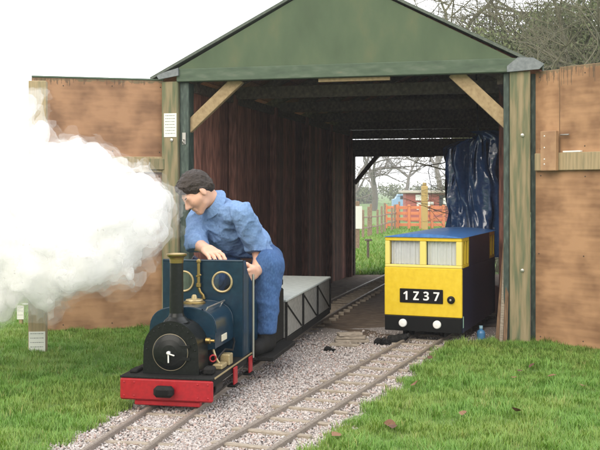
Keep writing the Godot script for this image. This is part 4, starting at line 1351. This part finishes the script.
# ---------------------------------------------------------------- small things in and round the shed
func small_things() -> void:
	# blue plastic sheet hanging behind the diesel
	var tp := thing("tarpaulin", "crinkled dark blue plastic sheet hanging from the shed roof behind the diesel", "tarpaulin")
	var fn := FastNoiseLite.new()
	fn.seed = 21
	fn.frequency = 2.2
	fn.fractal_octaves = 2
	var mb := MB.new()
	var nu := 70
	var nv := 60
	var pos := func(u: float, v: float) -> Vector3:
		# a closed loop of sheet, gathered at the top and hanging in folds
		var a := TAU * u
		var y := lerpf(1.36 + 0.05 * cos(a), 0.42, v)
		var wd := (0.20 + 0.02 * v - 0.02 * exp(-pow((v - 0.28) / 0.15, 2.0))) * minf(1.0, 0.35 + v * 14.0)
		var cx := 1.37 + 0.02 * v - 0.03 * sin(v * 5.0)
		var fold := fn.get_noise_3d(cos(a) * 0.8, sin(a) * 0.8, v * 0.35) * 0.16 + fn.get_noise_3d(cos(a) * 2.2, sin(a) * 2.2, v * 1.1 + 9.0) * 0.045
		return Vector3(cx + cos(a) * (wd + fold), y, -7.45 + sin(a) * (0.13 + fold * 0.8))
	for j in nv + 1:
		for i in nu:
			var u := float(i) / nu
			var v := float(j) / nv
			var q: Vector3 = pos.call(u, v)
			var du: Vector3 = pos.call(u + 0.004, v) - pos.call(u - 0.004, v)
			var dv: Vector3 = pos.call(u, v + 0.006) - pos.call(u, v - 0.006)
			var nn := du.cross(dv).normalized()
			mb.vert(q, nn)
	for j in nv:
		for i in nu:
			var i2 := (i + 1) % nu
			var q := [j * nu + i, j * nu + i2, (j + 1) * nu + i2, (j + 1) * nu + i]
			var o: Vector3 = mb.n[q[0]] + mb.n[q[2]]
			mb.tri_i(q[0], q[1], q[2], o)
			mb.tri_i(q[0], q[2], q[3], o)
	part(tp, "sheet", mb, M.tarp)
	part(tp, "cord", tube(MB.new(), [Vector3(1.40, 1.30, -7.45), Vector3(1.38, 1.90, -7.45)], [0.006, 0.006], 6), M.black_rough)
	# canes and laths leaning inside the right post
	var laths := [[497, 339, 5.90, 505, 243, 5.965], [501, 340, 5.88, 508, 196, 5.945], [505, 341, 5.86, 509, 238, 5.925]]
	var names := ["thin brown lath leaning inside the right post, leftmost of three", "tallest thin brown lath leaning inside the right post", "short brown lath leaning nearest the right post"]
	for k in 3:
		var q: Array = laths[k]
		var a := at_px(q[0], q[1], q[2])
		a.y = 0.0
		var o := part(self, "lath", bar(MB.new(), a, at_px(q[3], q[4], q[5]), 0.022, 0.014, 0.002), M.lath if k != 1 else M.sleeper)
		tag(o, names[k], "lath", "laths leaning by the right post")
	# blue bottle
	var bt := thing("bottle", "small blue bottle standing in the grass beside the diesel", "bottle", "", Transform3D(Basis.IDENTITY, at_px(481, 340, 5.95) * Vector3(1, 0, 1)))
	part(bt, "bottle_body", lathe(MB.new(), [[0.0, 0.0], [0.026, 0.001], [0.027, 0.05], [0.022, 0.062], [0.011, 0.07], [0.011, 0.08]], 18), mat(0.05, 0.16, 0.32, 0.3))
	part(bt, "cap", lathe(MB.new(), [[0.012, 0.078], [0.012, 0.094], [0.0, 0.095]], 14), mat(0.25, 0.4, 0.5, 0.4))
	# white plastic bottle hung on the wall
	var wb := thing("plastic_bottle", "white plastic bottle beside the diesel's far corner", "bottle", "", Transform3D(Basis.IDENTITY, Vector3(1.60, 0.0, -7.35)))
	part(wb, "bottle_body", lathe(MB.new(), [[0.0, 0.20], [0.03, 0.201], [0.032, 0.34], [0.014, 0.37], [0.014, 0.385]], 18), mat(0.55, 0.57, 0.6, 0.5))
	part(wb, "stand", box(MB.new(), Vector3(-0.08, -0.04, -0.08), Vector3(0.08, 0.199, 0.08), 0.004), M.plank_dark[1])
	# little stack of boards and a black rag by the right-hand track
	for k in 3:
		var o := part(self, "board", box(MB.new(), Vector3(-0.10 + 0.01 * k, 0.0, -0.045), Vector3(0.11 - 0.02 * k, 0.018, 0.05 - 0.012 * k), 0.003), M.sleeper)
		o.transform = Transform3D(Basis(Vector3.UP, [0.05, -0.12, 0.2][k]), Vector3(0.315, 0.004 + 0.019 * k, -5.88))
		tag(o, ["bottom board of the little stack between the tracks", "middle board of the little stack between the tracks", "top board of the little stack between the tracks"][k], "board", "stack of short boards between the tracks")
	var brd := part(self, "board", box(MB.new(), Vector3(-0.09, 0.0, -0.03), Vector3(0.09, 0.016, 0.03), 0.003), M.sleeper)
	brd.transform = Transform3D(Basis(Vector3.UP, -0.25), Vector3(0.27, 0.003, -5.72))
	tag(brd, "single board lying flat in front of the little stack", "board")
	var rag := Field.new(Vector3(0.42, -0.02, -6.0), Vector3(0.72, 0.09, -5.66), 0.008)
	rag.capsule(Vector3(0.47, 0.008, -5.80), Vector3(0.60, 0.022, -5.82), 0.022, 0.028, 0.03)
	rag.capsule(Vector3(0.58, 0.024, -5.82), Vector3(0.66, 0.034, -5.88), 0.028, 0.018, 0.03)
	rag.capsule(Vector3(0.52, 0.012, -5.78), Vector3(0.56, 0.01, -5.72), 0.016, 0.012, 0.02)
	fn.frequency = 14.0
	rag.ripple(fn, 0.03, 0.04)
	var ro := part(self, "rag", rag.mesh(MB.new()), M.black_rough)
	tag(ro, "crumpled black rag lying on the rail in front of the diesel", "rag")
	var rag2 := Field.new(Vector3(0.10, -0.02, -5.66), Vector3(0.26, 0.06, -5.44), 0.007)
	rag2.capsule(Vector3(0.15, 0.008, -5.56), Vector3(0.20, 0.012, -5.54), 0.016, 0.014, 0.02)
	rag2.ripple(fn, 0.02, 0.03)
	tag(part(self, "rag", rag2.mesh(MB.new()), M.black_rough), "small dark scrap of cloth on the gravel between the tracks", "rag")
	# post with a printed plate at its foot, in front of the left door
	var pb := at_px(38, 354, 5.46)
	var pt := thing("wooden_post", "pale wooden post with a white plate at its foot, in the steam", "post", "", Transform3D(Basis(Vector3.UP, 0.1), Vector3(pb.x, 0.0, pb.z)))
	part(pt, "shaft", box(MB.new(), Vector3(-0.05, -0.05, -0.03), Vector3(0.05, 1.57, 0.03), 0.004), M.pine)
	part(pt, "plate", box(MB.new(), Vector3(-0.046, 0.02, 0.0305), Vector3(0.046, 0.135, 0.034), 0.001), uv_mat(notice_tex(4, 9), 0.7))
	var st := thing("marker_stake", "low stake with a small white number plate, far left in the steam", "stake", "", Transform3D(Basis.IDENTITY, Vector3(at_px(21, 330, 6.9).x, ground_y(6.9), -6.9)))
	part(st, "stake", box(MB.new(), Vector3(-0.012, -0.05, -0.012), Vector3(0.012, 0.10, 0.012), 0.002), M.pine)
	part(st, "plate", box(MB.new(), Vector3(-0.025, 0.02, 0.0125), Vector3(0.025, 0.12, 0.016), 0.001), uv_mat(notice_tex(3, 13), 0.7))

# ---------------------------------------------------------------- background through the shed and over the door
func bare_tree(called: String, label: String, at: Vector3, height: float, spread: float, seed_: int, depth: int, m: Material, group: String, lean := Vector3.ZERO) -> Node3D:
	var r := RandomNumberGenerator.new()
	r.seed = seed_
	var t := thing(called, label, "tree", group, Transform3D(Basis.IDENTITY, at))
	var trunk := MB.new()
	var twigs := MB.new()
	var todo := [[Vector3.ZERO, (Vector3.UP + lean * 0.3).normalized(), height * 0.34, height * 0.03, 0]]
	while todo.size():
		var q: Array = todo.pop_back()
		var p: Vector3 = q[0]
		var d: Vector3 = q[1]
		var lvl: int = q[4]
		var pts := [p]
		var rad := [q[3]]
		var segs := 3
		for k in segs:
			d = (d + Vector3(r.randfn(0, 0.13), r.randfn(0.02, 0.09), r.randfn(0, 0.13)) + lean * 0.05).normalized()
			p = p + d * float(q[2]) / segs
			pts.append(p)
			rad.append(float(q[3]) * lerpf(1.0, 0.62, float(k + 1) / segs))
		tube(trunk if lvl < 2 else twigs, pts, rad, 7 if lvl < 2 else 3, false)
		if lvl < depth:
			var n := r.randi_range(3, 4) if lvl < 2 else r.randi_range(2, 4)
			for k in n:
				var side := Vector3(r.randfn(), r.randfn(0.1, 0.5), r.randfn()).normalized()
				var nd := (d * (1.0 if k == 0 else 0.55) + (side * spread + lean * 0.35) * (0.4 if k == 0 else 1.0)).normalized()
				var from: Vector3 = pts[segs] if k < 2 else pts[r.randi_range(1, segs)]
				todo.append([from, nd, float(q[2]) * r.randf_range(0.6, 0.85), float(q[3]) * r.randf_range(0.45, 0.62), lvl + 1])
	part(t, "trunk", trunk, m)
	var cr := part(t, "crown", twigs, m)
	cr.set_meta("kind", "stuff")
	return t

func leaf_cloud(parent: Node, called: String, spots: Array, per: int, size: float, m: Material, seed_: int) -> void:
	# many small leaf faces through a crown: one part
	var r := RandomNumberGenerator.new()
	r.seed = seed_
	var mb := MB.new()
	for s in spots:
		for k in per:
			var c: Vector3 = s[0] + Vector3(r.randfn(), r.randfn(), r.randfn()) * s[1] * 0.5
			var b := Basis(Vector3(r.randfn(), r.randfn(), r.randfn()).normalized(), r.randf() * TAU).scaled(Vector3.ONE * size * r.randf_range(0.6, 1.3))
			var t := r.randf_range(0.6, 1.3)
			mb.col = Color(t, t, t * r.randf_range(0.8, 1.1))
			var nn := b.z.normalized()
			var i := mb.vert(c - b.y, nn)
			mb.vert(c + b.x * 0.45, nn)
			mb.vert(c + b.y, nn)
			mb.vert(c - b.x * 0.45, nn)
			mb.tri_i(i, i + 1, i + 2, nn)
			mb.tri_i(i, i + 2, i + 3, nn)
	part(parent, called, mb, m).set_meta("kind", "stuff")

func background() -> void:
	var leafy := mat(0.15, 0.185, 0.085, 0.75)
	leafy.vertex_color_use_as_albedo = true
	# trees behind the right-hand door
	var near := [
		["bare winter tree reaching over the shed roof on the right", 4.9, 13.5, 5.2, 0.85, 31, -0.3],
		["bare mossy tree behind the right door, nearest the picture edge", 3.9, 12.6, 4.3, 0.95, 37, 0.1],
		["slender bare tree rising between the shed roof and the mossy tree", 3.1, 15.5, 4.6, 0.9, 43, 0.2],
		["many-stemmed bare bush right behind the shed's right eave", 2.75, 13.0, 3.5, 1.0, 44, 0.15],
		["bare bush with fine twigs over the middle of the right door", 3.3, 11.8, 3.4, 1.0, 45, 0.1],
		["tall twiggy tree at the top right of the picture", 4.6, 16.5, 6.2, 0.9, 46, -0.15],
		["tall bare tree farthest back, above the right roof slope", 3.6, 20.0, 7.0, 0.85, 47, -0.1]]
	for q in near:
		bare_tree("bare_tree", q[0], Vector3(q[1], ground_y(q[2]) - 0.05, -q[2]), q[3], q[4], q[5], 7, M.bark_mossy, "trees behind the shed", Vector3(q[6], 0.0, 0))
	var ev := thing("evergreen_shrub", "dull green evergreen shrub tangled among bare branches above the right door", "shrub", "", Transform3D(Basis.IDENTITY, Vector3(4.3, -0.15, -14.2)))
	var stem := MB.new()
	var r := RandomNumberGenerator.new()
	r.seed = 77
	var spots := []
	for k in 170:
		var c := Vector3(r.randf_range(-1.8, 0.8), r.randf_range(2.1, 4.3), r.randf_range(-0.6, 0.6))
		if c.y > 3.2 + (c.x + 1.3) * 0.6:
			c.y -= 1.0
		spots.append([c, r.randf_range(0.22, 0.42)])
		tube(stem, [Vector3(r.randf_range(-0.1, 0.1), 0, 0), c * Vector3(0.5, 0.55, 0.5), c], [0.03, 0.018, 0.006], 4, false)
	part(ev, "stems", stem, M.bark_mossy).set_meta("kind", "stuff")
	leaf_cloud(ev, "foliage", spots, 300, 0.03, leafy, 5)
	# trees far beyond the shed, seen through it
	var far := [[374, 66.0, 8.0, "bare tree seen through the shed, left, above the fence posts", 51, 0.8], [440, 74.0, 9.5, "tall bare tree seen through the shed, right, above the hut", 52, 0.75], [404, 92.0, 8.0, "smaller hazy bare tree in the middle of the shed's back opening", 53, 0.8], [352, 85.0, 9.0, "hazy bare tree half hidden by the shed's back post", 54, 0.8], [470, 90.0, 9.0, "hazy bare tree behind the hanging blue sheet", 55, 0.8]]
	for q in far:
		bare_tree("far_tree", q[3], Vector3((q[0] - 300.0) * q[1] / F, -0.55, -q[1]), q[2], q[5], q[4], 6, M.bark, "bare trees beyond the field")
	var hedge := thing("hedge", "hazy grey-green hedge along the far side of the field", "hedge", "", Transform3D(Basis.IDENTITY, Vector3(10.0, -0.55, -98.0)))
	var hs := []
	for k in 130:
		hs.append([Vector3(r.randf_range(-14, 22), r.randf_range(0.2, 1.5), r.randf_range(-1.2, 1.2)), 0.7])
	leaf_cloud(hedge, "foliage", hs, 240, 0.12, leafy, 9)
	# post and rail fence down the left of the field
	var fence := thing("post_fence", "weathered post and rail fence along the left side of the field", "fence")
	var ft := tex_mat(noise_tex(0.02, [[0.0, 0.17, 0.12, 0.085], [1.0, 0.34, 0.25, 0.19]], 81), Vector3(2, 2, 2), 0.9)
	var last := Vector3.ZERO
	for k in 9:
		var d := 27.0 + k * 1.1
		var px := 363.0 + k * 4.6 + 1.3 * sin(k * 2.3)
		var q := Vector3((px - 300.0) * d / F, ground_y(d) - 0.04, -d)
		part(fence, "post", box(MB.new(), Vector3(-0.035, 0, -0.035), Vector3(0.035, 0.86 + 0.09 * (k % 3), 0.035), 0.01, Transform3D(Basis.IDENTITY, q)), ft)
		if k > 0:
			for y in [0.34, 0.64]:
				part(fence, "rail", bar(MB.new(), last + Vector3(0, y, 0.05), q + Vector3(0, y, 0.05), 0.045, 0.02, 0.004, Vector3.UP), ft)
		last = q
	# white notice on a post
	var nd := 19.3
	var np := thing("notice_post", "post with a tall white notice, left in the shed's back opening", "sign post", "", Transform3D(Basis.IDENTITY, Vector3((357.5 - 300.0) * nd / F, ground_y(nd) - 0.03, -nd)))
	part(np, "post", box(MB.new(), Vector3(-0.04, 0, -0.04), Vector3(0.04, 1.02, 0.04), 0.006), ft)
	part(np, "notice", box(MB.new(), Vector3(-0.06, 0.46, 0.041), Vector3(0.09, 0.92, 0.055), 0.003), M.white)
	# low dark stake in the grass
	var sd := 14.8
	var sk := thing("ground_stake", "low dark stake with a crossbar in the grass beyond the shed", "stake", "", Transform3D(Basis.IDENTITY, Vector3((368.0 - 300.0) * sd / F, ground_y(sd) - 0.04, -sd)))
	part(sk, "upright", box(MB.new(), Vector3(-0.018, 0, -0.018), Vector3(0.018, 0.37, 0.018), 0.003), M.beam_dark)
	part(sk, "crossbar", box(MB.new(), Vector3(-0.05, 0.371, -0.03), Vector3(0.06, 0.40, 0.03), 0.004), M.beam_dark)
	# orange barrier fence of open netting
	var orange := mat(0.60, 0.20, 0.085, 0.6)
	var bar_f := thing("barrier_fence", "orange barrier fence of open boards across the field", "fence")
	var bd := 35.0
	for k in 6:
		var x := (386.0 + k * 11.5 - 300.0) * bd / F
		part(bar_f, "post", box(MB.new(), Vector3(x - 0.05, -0.56, -bd - 0.05), Vector3(x + 0.05, 0.38, -bd + 0.05), 0.01), orange)
		if k < 5:
			var x2 := x + 11.5 * bd / F
			for j in 4:
				part(bar_f, "rail", box(MB.new(), Vector3(x + 0.051, -0.42 + j * 0.21, -bd - 0.02), Vector3(x2 - 0.051, -0.31 + j * 0.21, -bd + 0.02), 0.004), orange)
	# red hut with notices, a yellow post, a pale blue van roof
	var hd := 44.0
	var hut := thing("red_hut", "low red hut with dark windows and white notices beyond the orange fence", "hut", "", Transform3D(Basis.IDENTITY, Vector3((436.0 - 300.0) * hd / F, -0.56, -hd)))
	var hy := 1.32
	part(hut, "wall", box(MB.new(), Vector3(-1.4, 0.0, -1.2), Vector3(2.6, hy, 0.0), 0.01), mat(0.34, 0.09, 0.07, 0.7))
	part(hut, "roof", box(MB.new(), Vector3(-1.6, hy, -1.4), Vector3(2.8, hy + 0.12, 0.25), 0.02), mat(0.45, 0.42, 0.38, 0.8))
	for q in [[0.15, 0.75, 0.9, 1.24], [1.2, 0.75, 2.0, 1.24]]:
		part(hut, "window", box(MB.new(), Vector3(q[0], q[1], 0.001), Vector3(q[2], q[3], 0.03), 0.003), mat(0.03, 0.035, 0.045, 0.2))
	for q in [[-0.9, 0.55, -0.55, 0.9], [-0.45, 0.55, -0.12, 0.92], [0.32, 0.75, 0.62, 1.1], [0.66, 0.5, 0.95, 0.85], [-0.95, 0.98, -0.35, 1.25]]:
		part(hut, "notice", box(MB.new(), Vector3(q[0], q[1], 0.031), Vector3(q[2], q[3], 0.045), 0.002), M.white)
	var yd := 34.0
	var yp := thing("yellow_post", "thick yellow ochre post standing at the orange fence", "post", "", Transform3D(Basis.IDENTITY, Vector3((424.5 - 300.0) * yd / F, -0.56, -yd)))
	part(yp, "shaft", box(MB.new(), Vector3(-0.11, 0, -0.11), Vector3(0.11, 1.62, 0.11), 0.02), mat(0.42, 0.29, 0.10, 0.7))
	part(yp, "cap", box(MB.new(), Vector3(-0.07, 1.62, -0.07), Vector3(0.07, 1.74, 0.07), 0.03), mat(0.42, 0.29, 0.10, 0.7))
	var vd := 58.0
	var van := thing("blue_van", "pale blue van parked far beyond the orange fence", "van", "", Transform3D(Basis.IDENTITY, Vector3((404.0 - 300.0) * vd / F, -0.30, -vd)).scaled_local(Vector3.ONE * 0.55))
	part(van, "body", prism(MB.new(), PackedVector2Array([Vector2(-1.3, 0.25), Vector2(1.3, 0.25), Vector2(1.3, 1.55), Vector2(1.15, 1.7), Vector2(-0.7, 1.7), Vector2(-1.0, 1.2), Vector2(-1.3, 1.1)]), -0.8, 0.8), mat(0.22, 0.36, 0.55, 0.4))
	for x in [-0.85, 0.85]:
		part(van, "wheel", lathe(MB.new(), [[0.0, 0.0], [0.3, 0.0], [0.3, 0.2], [0.0, 0.2]], 16, Transform3D(Basis(Vector3.RIGHT, PI / 2), Vector3(x, 0.3, 0.65))), M.black)
	part(van, "window", box(MB.new(), Vector3(-0.5, 1.15, 0.801), Vector3(0.9, 1.55, 0.82), 0.01), mat(0.05, 0.06, 0.07, 0.15))

# ---------------------------------------------------------------- grass
func tuft(seed_: int, blades: int, height: float, width: float, spread: float) -> ArrayMesh:
	var r := RandomNumberGenerator.new()
	r.seed = seed_
	var mb := MB.new()
	for k in blades:
		var a := r.randf() * TAU
		var o := Vector3(cos(a), 0, sin(a)) * spread * sqrt(r.randf())
		var h := height * r.randf_range(0.5, 1.15)
		var la := r.randf() * TAU
		var lean := Vector3(cos(la), 0, sin(la)) * h * r.randf_range(0.15, 0.85)
		var s := Vector3(-sin(la + r.randfn(0, 0.5)), 0, cos(la)).normalized() * width * r.randf_range(0.7, 1.2)
		var p0 := o
		var p1 := o + lean * 0.3 + Vector3.UP * h * 0.6
		var p2 := o + lean + Vector3.UP * h * 0.92
		var t := r.randf_range(0.7, 1.25)
		mb.col = Color(t * r.randf_range(0.9, 1.15), t, t * r.randf_range(0.7, 1.1))
		var nn := (Vector3.UP * 0.75 + s.cross(p1 - p0).normalized() * 0.65).normalized()
		var i := mb.vert(p0 - s, nn)
		mb.vert(p0 + s, nn)
		mb.vert(p1 + s * 0.8, nn)
		mb.vert(p1 - s * 0.8, nn)
		mb.vert(p2, nn)
		mb.tri_i(i, i + 1, i + 2, nn)
		mb.tri_i(i, i + 2, i + 3, nn)
		mb.tri_i(i + 3, i + 2, i + 4, nn)
	return mb.mesh()

func lawn() -> void:
	# turf under the blades, lapping the ballast with a ragged edge
	var turf := tex_mat(noise_tex(0.03, [[0.0, 0.045, 0.075, 0.018], [0.5, 0.085, 0.15, 0.03], [1.0, 0.13, 0.18, 0.05]], 85, 5), Vector3(1.3, 1.3, 1.3), 0.95, M.fine, 1.5)
	var rag := FastNoiseLite.new()
	rag.seed = 4
	rag.frequency = 5.0
	var rows_l := []
	var rows_r := []
	for i in 60:
		var d := 2.2 + 4.3 * i / 59.0
		rows_l.append([d, -3.2, on_curve(EDGE_L, d) + rag.get_noise_1d(d) * 0.06, 30])
		if d < 6.1:
			rows_r.append([d, on_curve(EDGE_R, d) + rag.get_noise_1d(d + 20.0) * 0.06, 3.4, 30])
	var lump := func(x, d): return ground_y(d) + 0.006 + rag.get_noise_2d(x * 0.4, d * 0.4) * 0.012
	structure("lawn_left", sheet(rows_l, lump), turf)
	structure("lawn_right", sheet(rows_r, lump), turf)
	var gm := mat(0.2, 0.345, 0.075, 0.7)
	gm.vertex_color_use_as_albedo = true
	gm.backlight_enabled = true
	gm.backlight = lin(0.5, 0.6, 0.2)
	var r := RandomNumberGenerator.new()
	r.seed = 12
	var patch := FastNoiseLite.new()
	patch.seed = 9
	patch.frequency = 1.6
	patch.fractal_octaves = 3
	var meshes := [tuft(1, 20, 0.026, 0.0009, 0.022), tuft(2, 20, 0.034, 0.0010, 0.026), tuft(3, 18, 0.020, 0.0011, 0.024)]
	var far_meshes := [tuft(4, 14, 0.07, 0.006, 0.09), tuft(5, 14, 0.10, 0.006, 0.10), tuft(6, 14, 0.06, 0.007, 0.10)]
	var put := [[], [], []]
	var col := [[], [], []]
	var fput := [[], [], []]
	var fcol := [[], [], []]
	var place := func(x: float, d: float, y: float, scale: float, far: bool) -> void:
		var k := r.randi_range(0, 2)
		var n := patch.get_noise_2d(x, d)
		var n2 := patch.get_noise_2d(x * 3.0 + 50.0, d * 3.0)
		var s := scale * r.randf_range(0.7, 1.25) * (1.0 + n2 * 0.8)
		var b := Basis(Vector3.UP, r.randf() * TAU).scaled(Vector3.ONE * s)
		var dry := clampf(n * 1.2 + r.randfn(0.0, 0.16), -0.35, 0.9)
		var c := Color(1.0 + dry * 0.35, 1.0 + dry * 0.05, 1.0 + dry * 0.2)
		if r.randf() < 0.06:
			c = Color(1.6, 1.05, 1.7)
		(fput if far else put)[k].append(Transform3D(b, Vector3(x, y, -d)))
		(fcol if far else col)[k].append(c)
	for i in 52000:
		var d := 3.0 + 3.5 * pow(r.randf(), 1.1)
		var x := r.randf_range(-2.35, 2.3)
		if absf(x) > (d + 0.4) * 0.34 + 0.05:
			continue
		var el := on_curve(EDGE_L, d) + rag.get_noise_1d(d) * 0.06
		var er := on_curve(EDGE_R, d) + rag.get_noise_1d(d + 20.0) * 0.06
		if x > el + 0.015 and x < er - 0.015:
			continue
		if d > 5.98 and x > -0.95:
			continue
		place.call(x, d, lump.call(x, d) - 0.002, 1.0, false)
	for i in 2500:    # beside and behind the left door
		var d := r.randf_range(6.4, 9.5)
		place.call(r.randf_range(-3.6, -1.0 - 0.1 * (d - 6.4)), d, ground_y(d) - 0.035, 1.6, false)
	for i in 17000:   # the field beyond the shed
		var d := 12.1 + 26.0 * pow(r.randf(), 1.5)
		var x := r.randf_range(0.03, 0.19) * d
		place.call(x, d, ground_y(d) - 0.04, 1.0, true)
	for f in 2:
		for k in 3:
			var pl: Array = (fput if f else put)[k]
			var cl: Array = (fcol if f else col)[k]
			var mm := MultiMesh.new()
			mm.transform_format = MultiMesh.TRANSFORM_3D
			mm.use_colors = true
			mm.mesh = (far_meshes if f else meshes)[k]
			mm.instance_count = pl.size()
			for i in pl.size():
				mm.set_instance_transform(i, pl[i])
				mm.set_instance_color(i, cl[i])
			var o := MultiMeshInstance3D.new()
			o.name = numbered("field_grass" if f else "grass")
			o.multimesh = mm
			o.material_override = gm
			add_child(o)
			o.set_meta("kind", "stuff")
			o.set_meta("label", "rough green grass in the field seen through the shed" if f else "short green lawn grass on both sides of the tracks")
			o.set_meta("category", "grass")
	# fallen leaves on the right lawn
	var leaf := MB.new()
	for i in 6:
		for s in [-1.0, 1.0]:
			var a := i / 6.0
			var b := (i + 1) / 6.0
			var wa := sin(a * PI) * 0.42
			var wb := sin(b * PI) * 0.42
			leaf.face([Vector3(0, 0.18 * a * a, a - 0.5), Vector3(0, 0.18 * b * b, b - 0.5), Vector3(s * wb, 0.18 * b * b + 0.3 * wb, b - 0.5), Vector3(s * wa, 0.18 * a * a + 0.3 * wa, a - 0.5)], Vector3.UP)
	var lm := leaf.mesh()
	var lmat := [mat(0.13, 0.06, 0.032, 0.85), mat(0.19, 0.10, 0.055, 0.85), mat(0.09, 0.045, 0.028, 0.85)]
	var leaves := [[415, 386, "fallen brown leaf at the gravel edge of the right lawn"], [430, 358, "fallen brown leaf on the right lawn closest to the diesel"], [520, 371, "large brown leaf in the dead patch below the right door post"], [532, 366, "curled leaf beside the dead patch below the right door"], [552, 377, "reddish fallen leaf on the lawn in front of the right door"], [583, 387, "fallen leaf at the right edge of the lawn, before the door"], [514, 378, "small dark leaf in the dead patch on the right lawn"], [463, 415, "fallen leaf alone in the middle of the right lawn"], [516, 414, "pale fallen leaf on the near right lawn"], [393, 430, "fallen leaf on the near right lawn beside the gravel, upper of two"], [336, 440, "fallen leaf nearest the bottom of the picture beside the gravel"], [390, 427, "dark fallen leaf touching another on the near right lawn"]]
	for q in leaves:
		var d: float = 902.5 / (q[1] - 189.0 + 6.0)
		var o := part(self, "fallen_leaf", lm, lmat[r.randi_range(0, 2)])
		var x: float = (q[0] - 300.0) * d / F
		o.transform = Transform3D(Basis.from_euler(Vector3(r.randfn(0, 0.25), r.randf() * TAU, r.randfn(0, 0.3))).scaled(Vector3.ONE * r.randf_range(0.032, 0.05)), Vector3(x, lump.call(x, d) + 0.028, -d))
		tag(o, q[2], "leaf", "fallen leaves on the lawn")

# ---------------------------------------------------------------- steam
func steam() -> void:
	var s := thing("steam_cloud", "billowing white steam drifting left from the locomotive past the driver", "steam")
	s.set_meta("kind", "stuff")
	# [px, py, radius px, depth] of the billows, as seen in the photograph, set at their own distances
	var puffs := [
		[150, 204, 20, 4.60], [136, 212, 30, 4.65], [150, 230, 16, 4.55], [124, 198, 26, 4.7], [104, 188, 28, 4.7], [112, 226, 40, 4.6],
		[80, 176, 30, 4.75], [58, 180, 32, 4.8], [78, 212, 48, 4.7], [92, 244, 40, 4.55], [118, 250, 24, 4.5], [52, 238, 52, 4.7], [28, 205, 46, 4.9],
		[20, 250, 52, 4.75], [5, 176, 32, 5.0], [-20, 225, 66, 4.9], [-10, 268, 40, 4.7], [40, 272, 34, 4.55], [72, 262, 30, 4.5], [100, 262, 20, 4.5], [126, 270, 15, 4.5], [-4, 298, 20, 4.6], [-28, 296, 26, 4.65],
		[34, 136, 13, 4.9], [26, 114, 10, 4.95], [30, 96, 7, 4.95], [-35, 180, 44, 5.0], [-70, 225, 50, 4.95]]
	var f := Field.new(Vector3(-2.3, 0.2, -5.4), Vector3(-0.55, 1.45, -4.15), 0.02)
	var r := RandomNumberGenerator.new()
	r.seed = 19
	for q in puffs:
		var c := at_px(q[0], q[1], q[3])
		var big: float = q[2] * q[3] / F
		f.capsule(c, c, big, big, 0.05)
		if q[0] < -30:
			continue
		for k in 9:      # smaller billows budding out of each large one
			var o := Vector3(r.randfn(0.1), r.randfn(0.25), r.randfn(0.2)).normalized() * big * r.randf_range(0.72, 0.95)
			var small := big * r.randf_range(0.28, 0.46)
			f.capsule(c + o, c + o, small, small, 0.02)
	var n1 := FastNoiseLite.new()
	n1.seed = 2
	n1.frequency = 6.0
	n1.fractal_octaves = 3
	n1.fractal_gain = 0.4
	f.ripple(n1, 0.055, 0.3)
	var levels := [-0.06, -0.042, -0.028, -0.016, -0.006, 0.004, 0.015, 0.028]
	var alphas := [0.5, 0.36, 0.31, 0.26, 0.19, 0.12, 0.065, 0.03]
	var whole := f.d.duplicate()
	for k in levels.size():
		# every veil is torn a little differently, the outer ones most
		f.d = whole.duplicate()
		n1.seed = 30 + k
		n1.frequency = 8.0
		f.ripple(n1, 0.012 + 0.009 * k, 0.2)
		var m := mat(0.97, 0.975, 0.98, 1.0)
		m.metallic_specular = 0.0
		if alphas[k] < 1.0:
			m.transparency = BaseMaterial3D.TRANSPARENCY_ALPHA
			m.albedo_color.a = alphas[k]
		m.backlight_enabled = true
		m.backlight = Color(1, 1, 1)
		var o := part(s, "steam_core" if k == 0 else "steam_veil", f.mesh(MB.new(), levels[k]), m)
		o.set_meta("kind", "stuff")
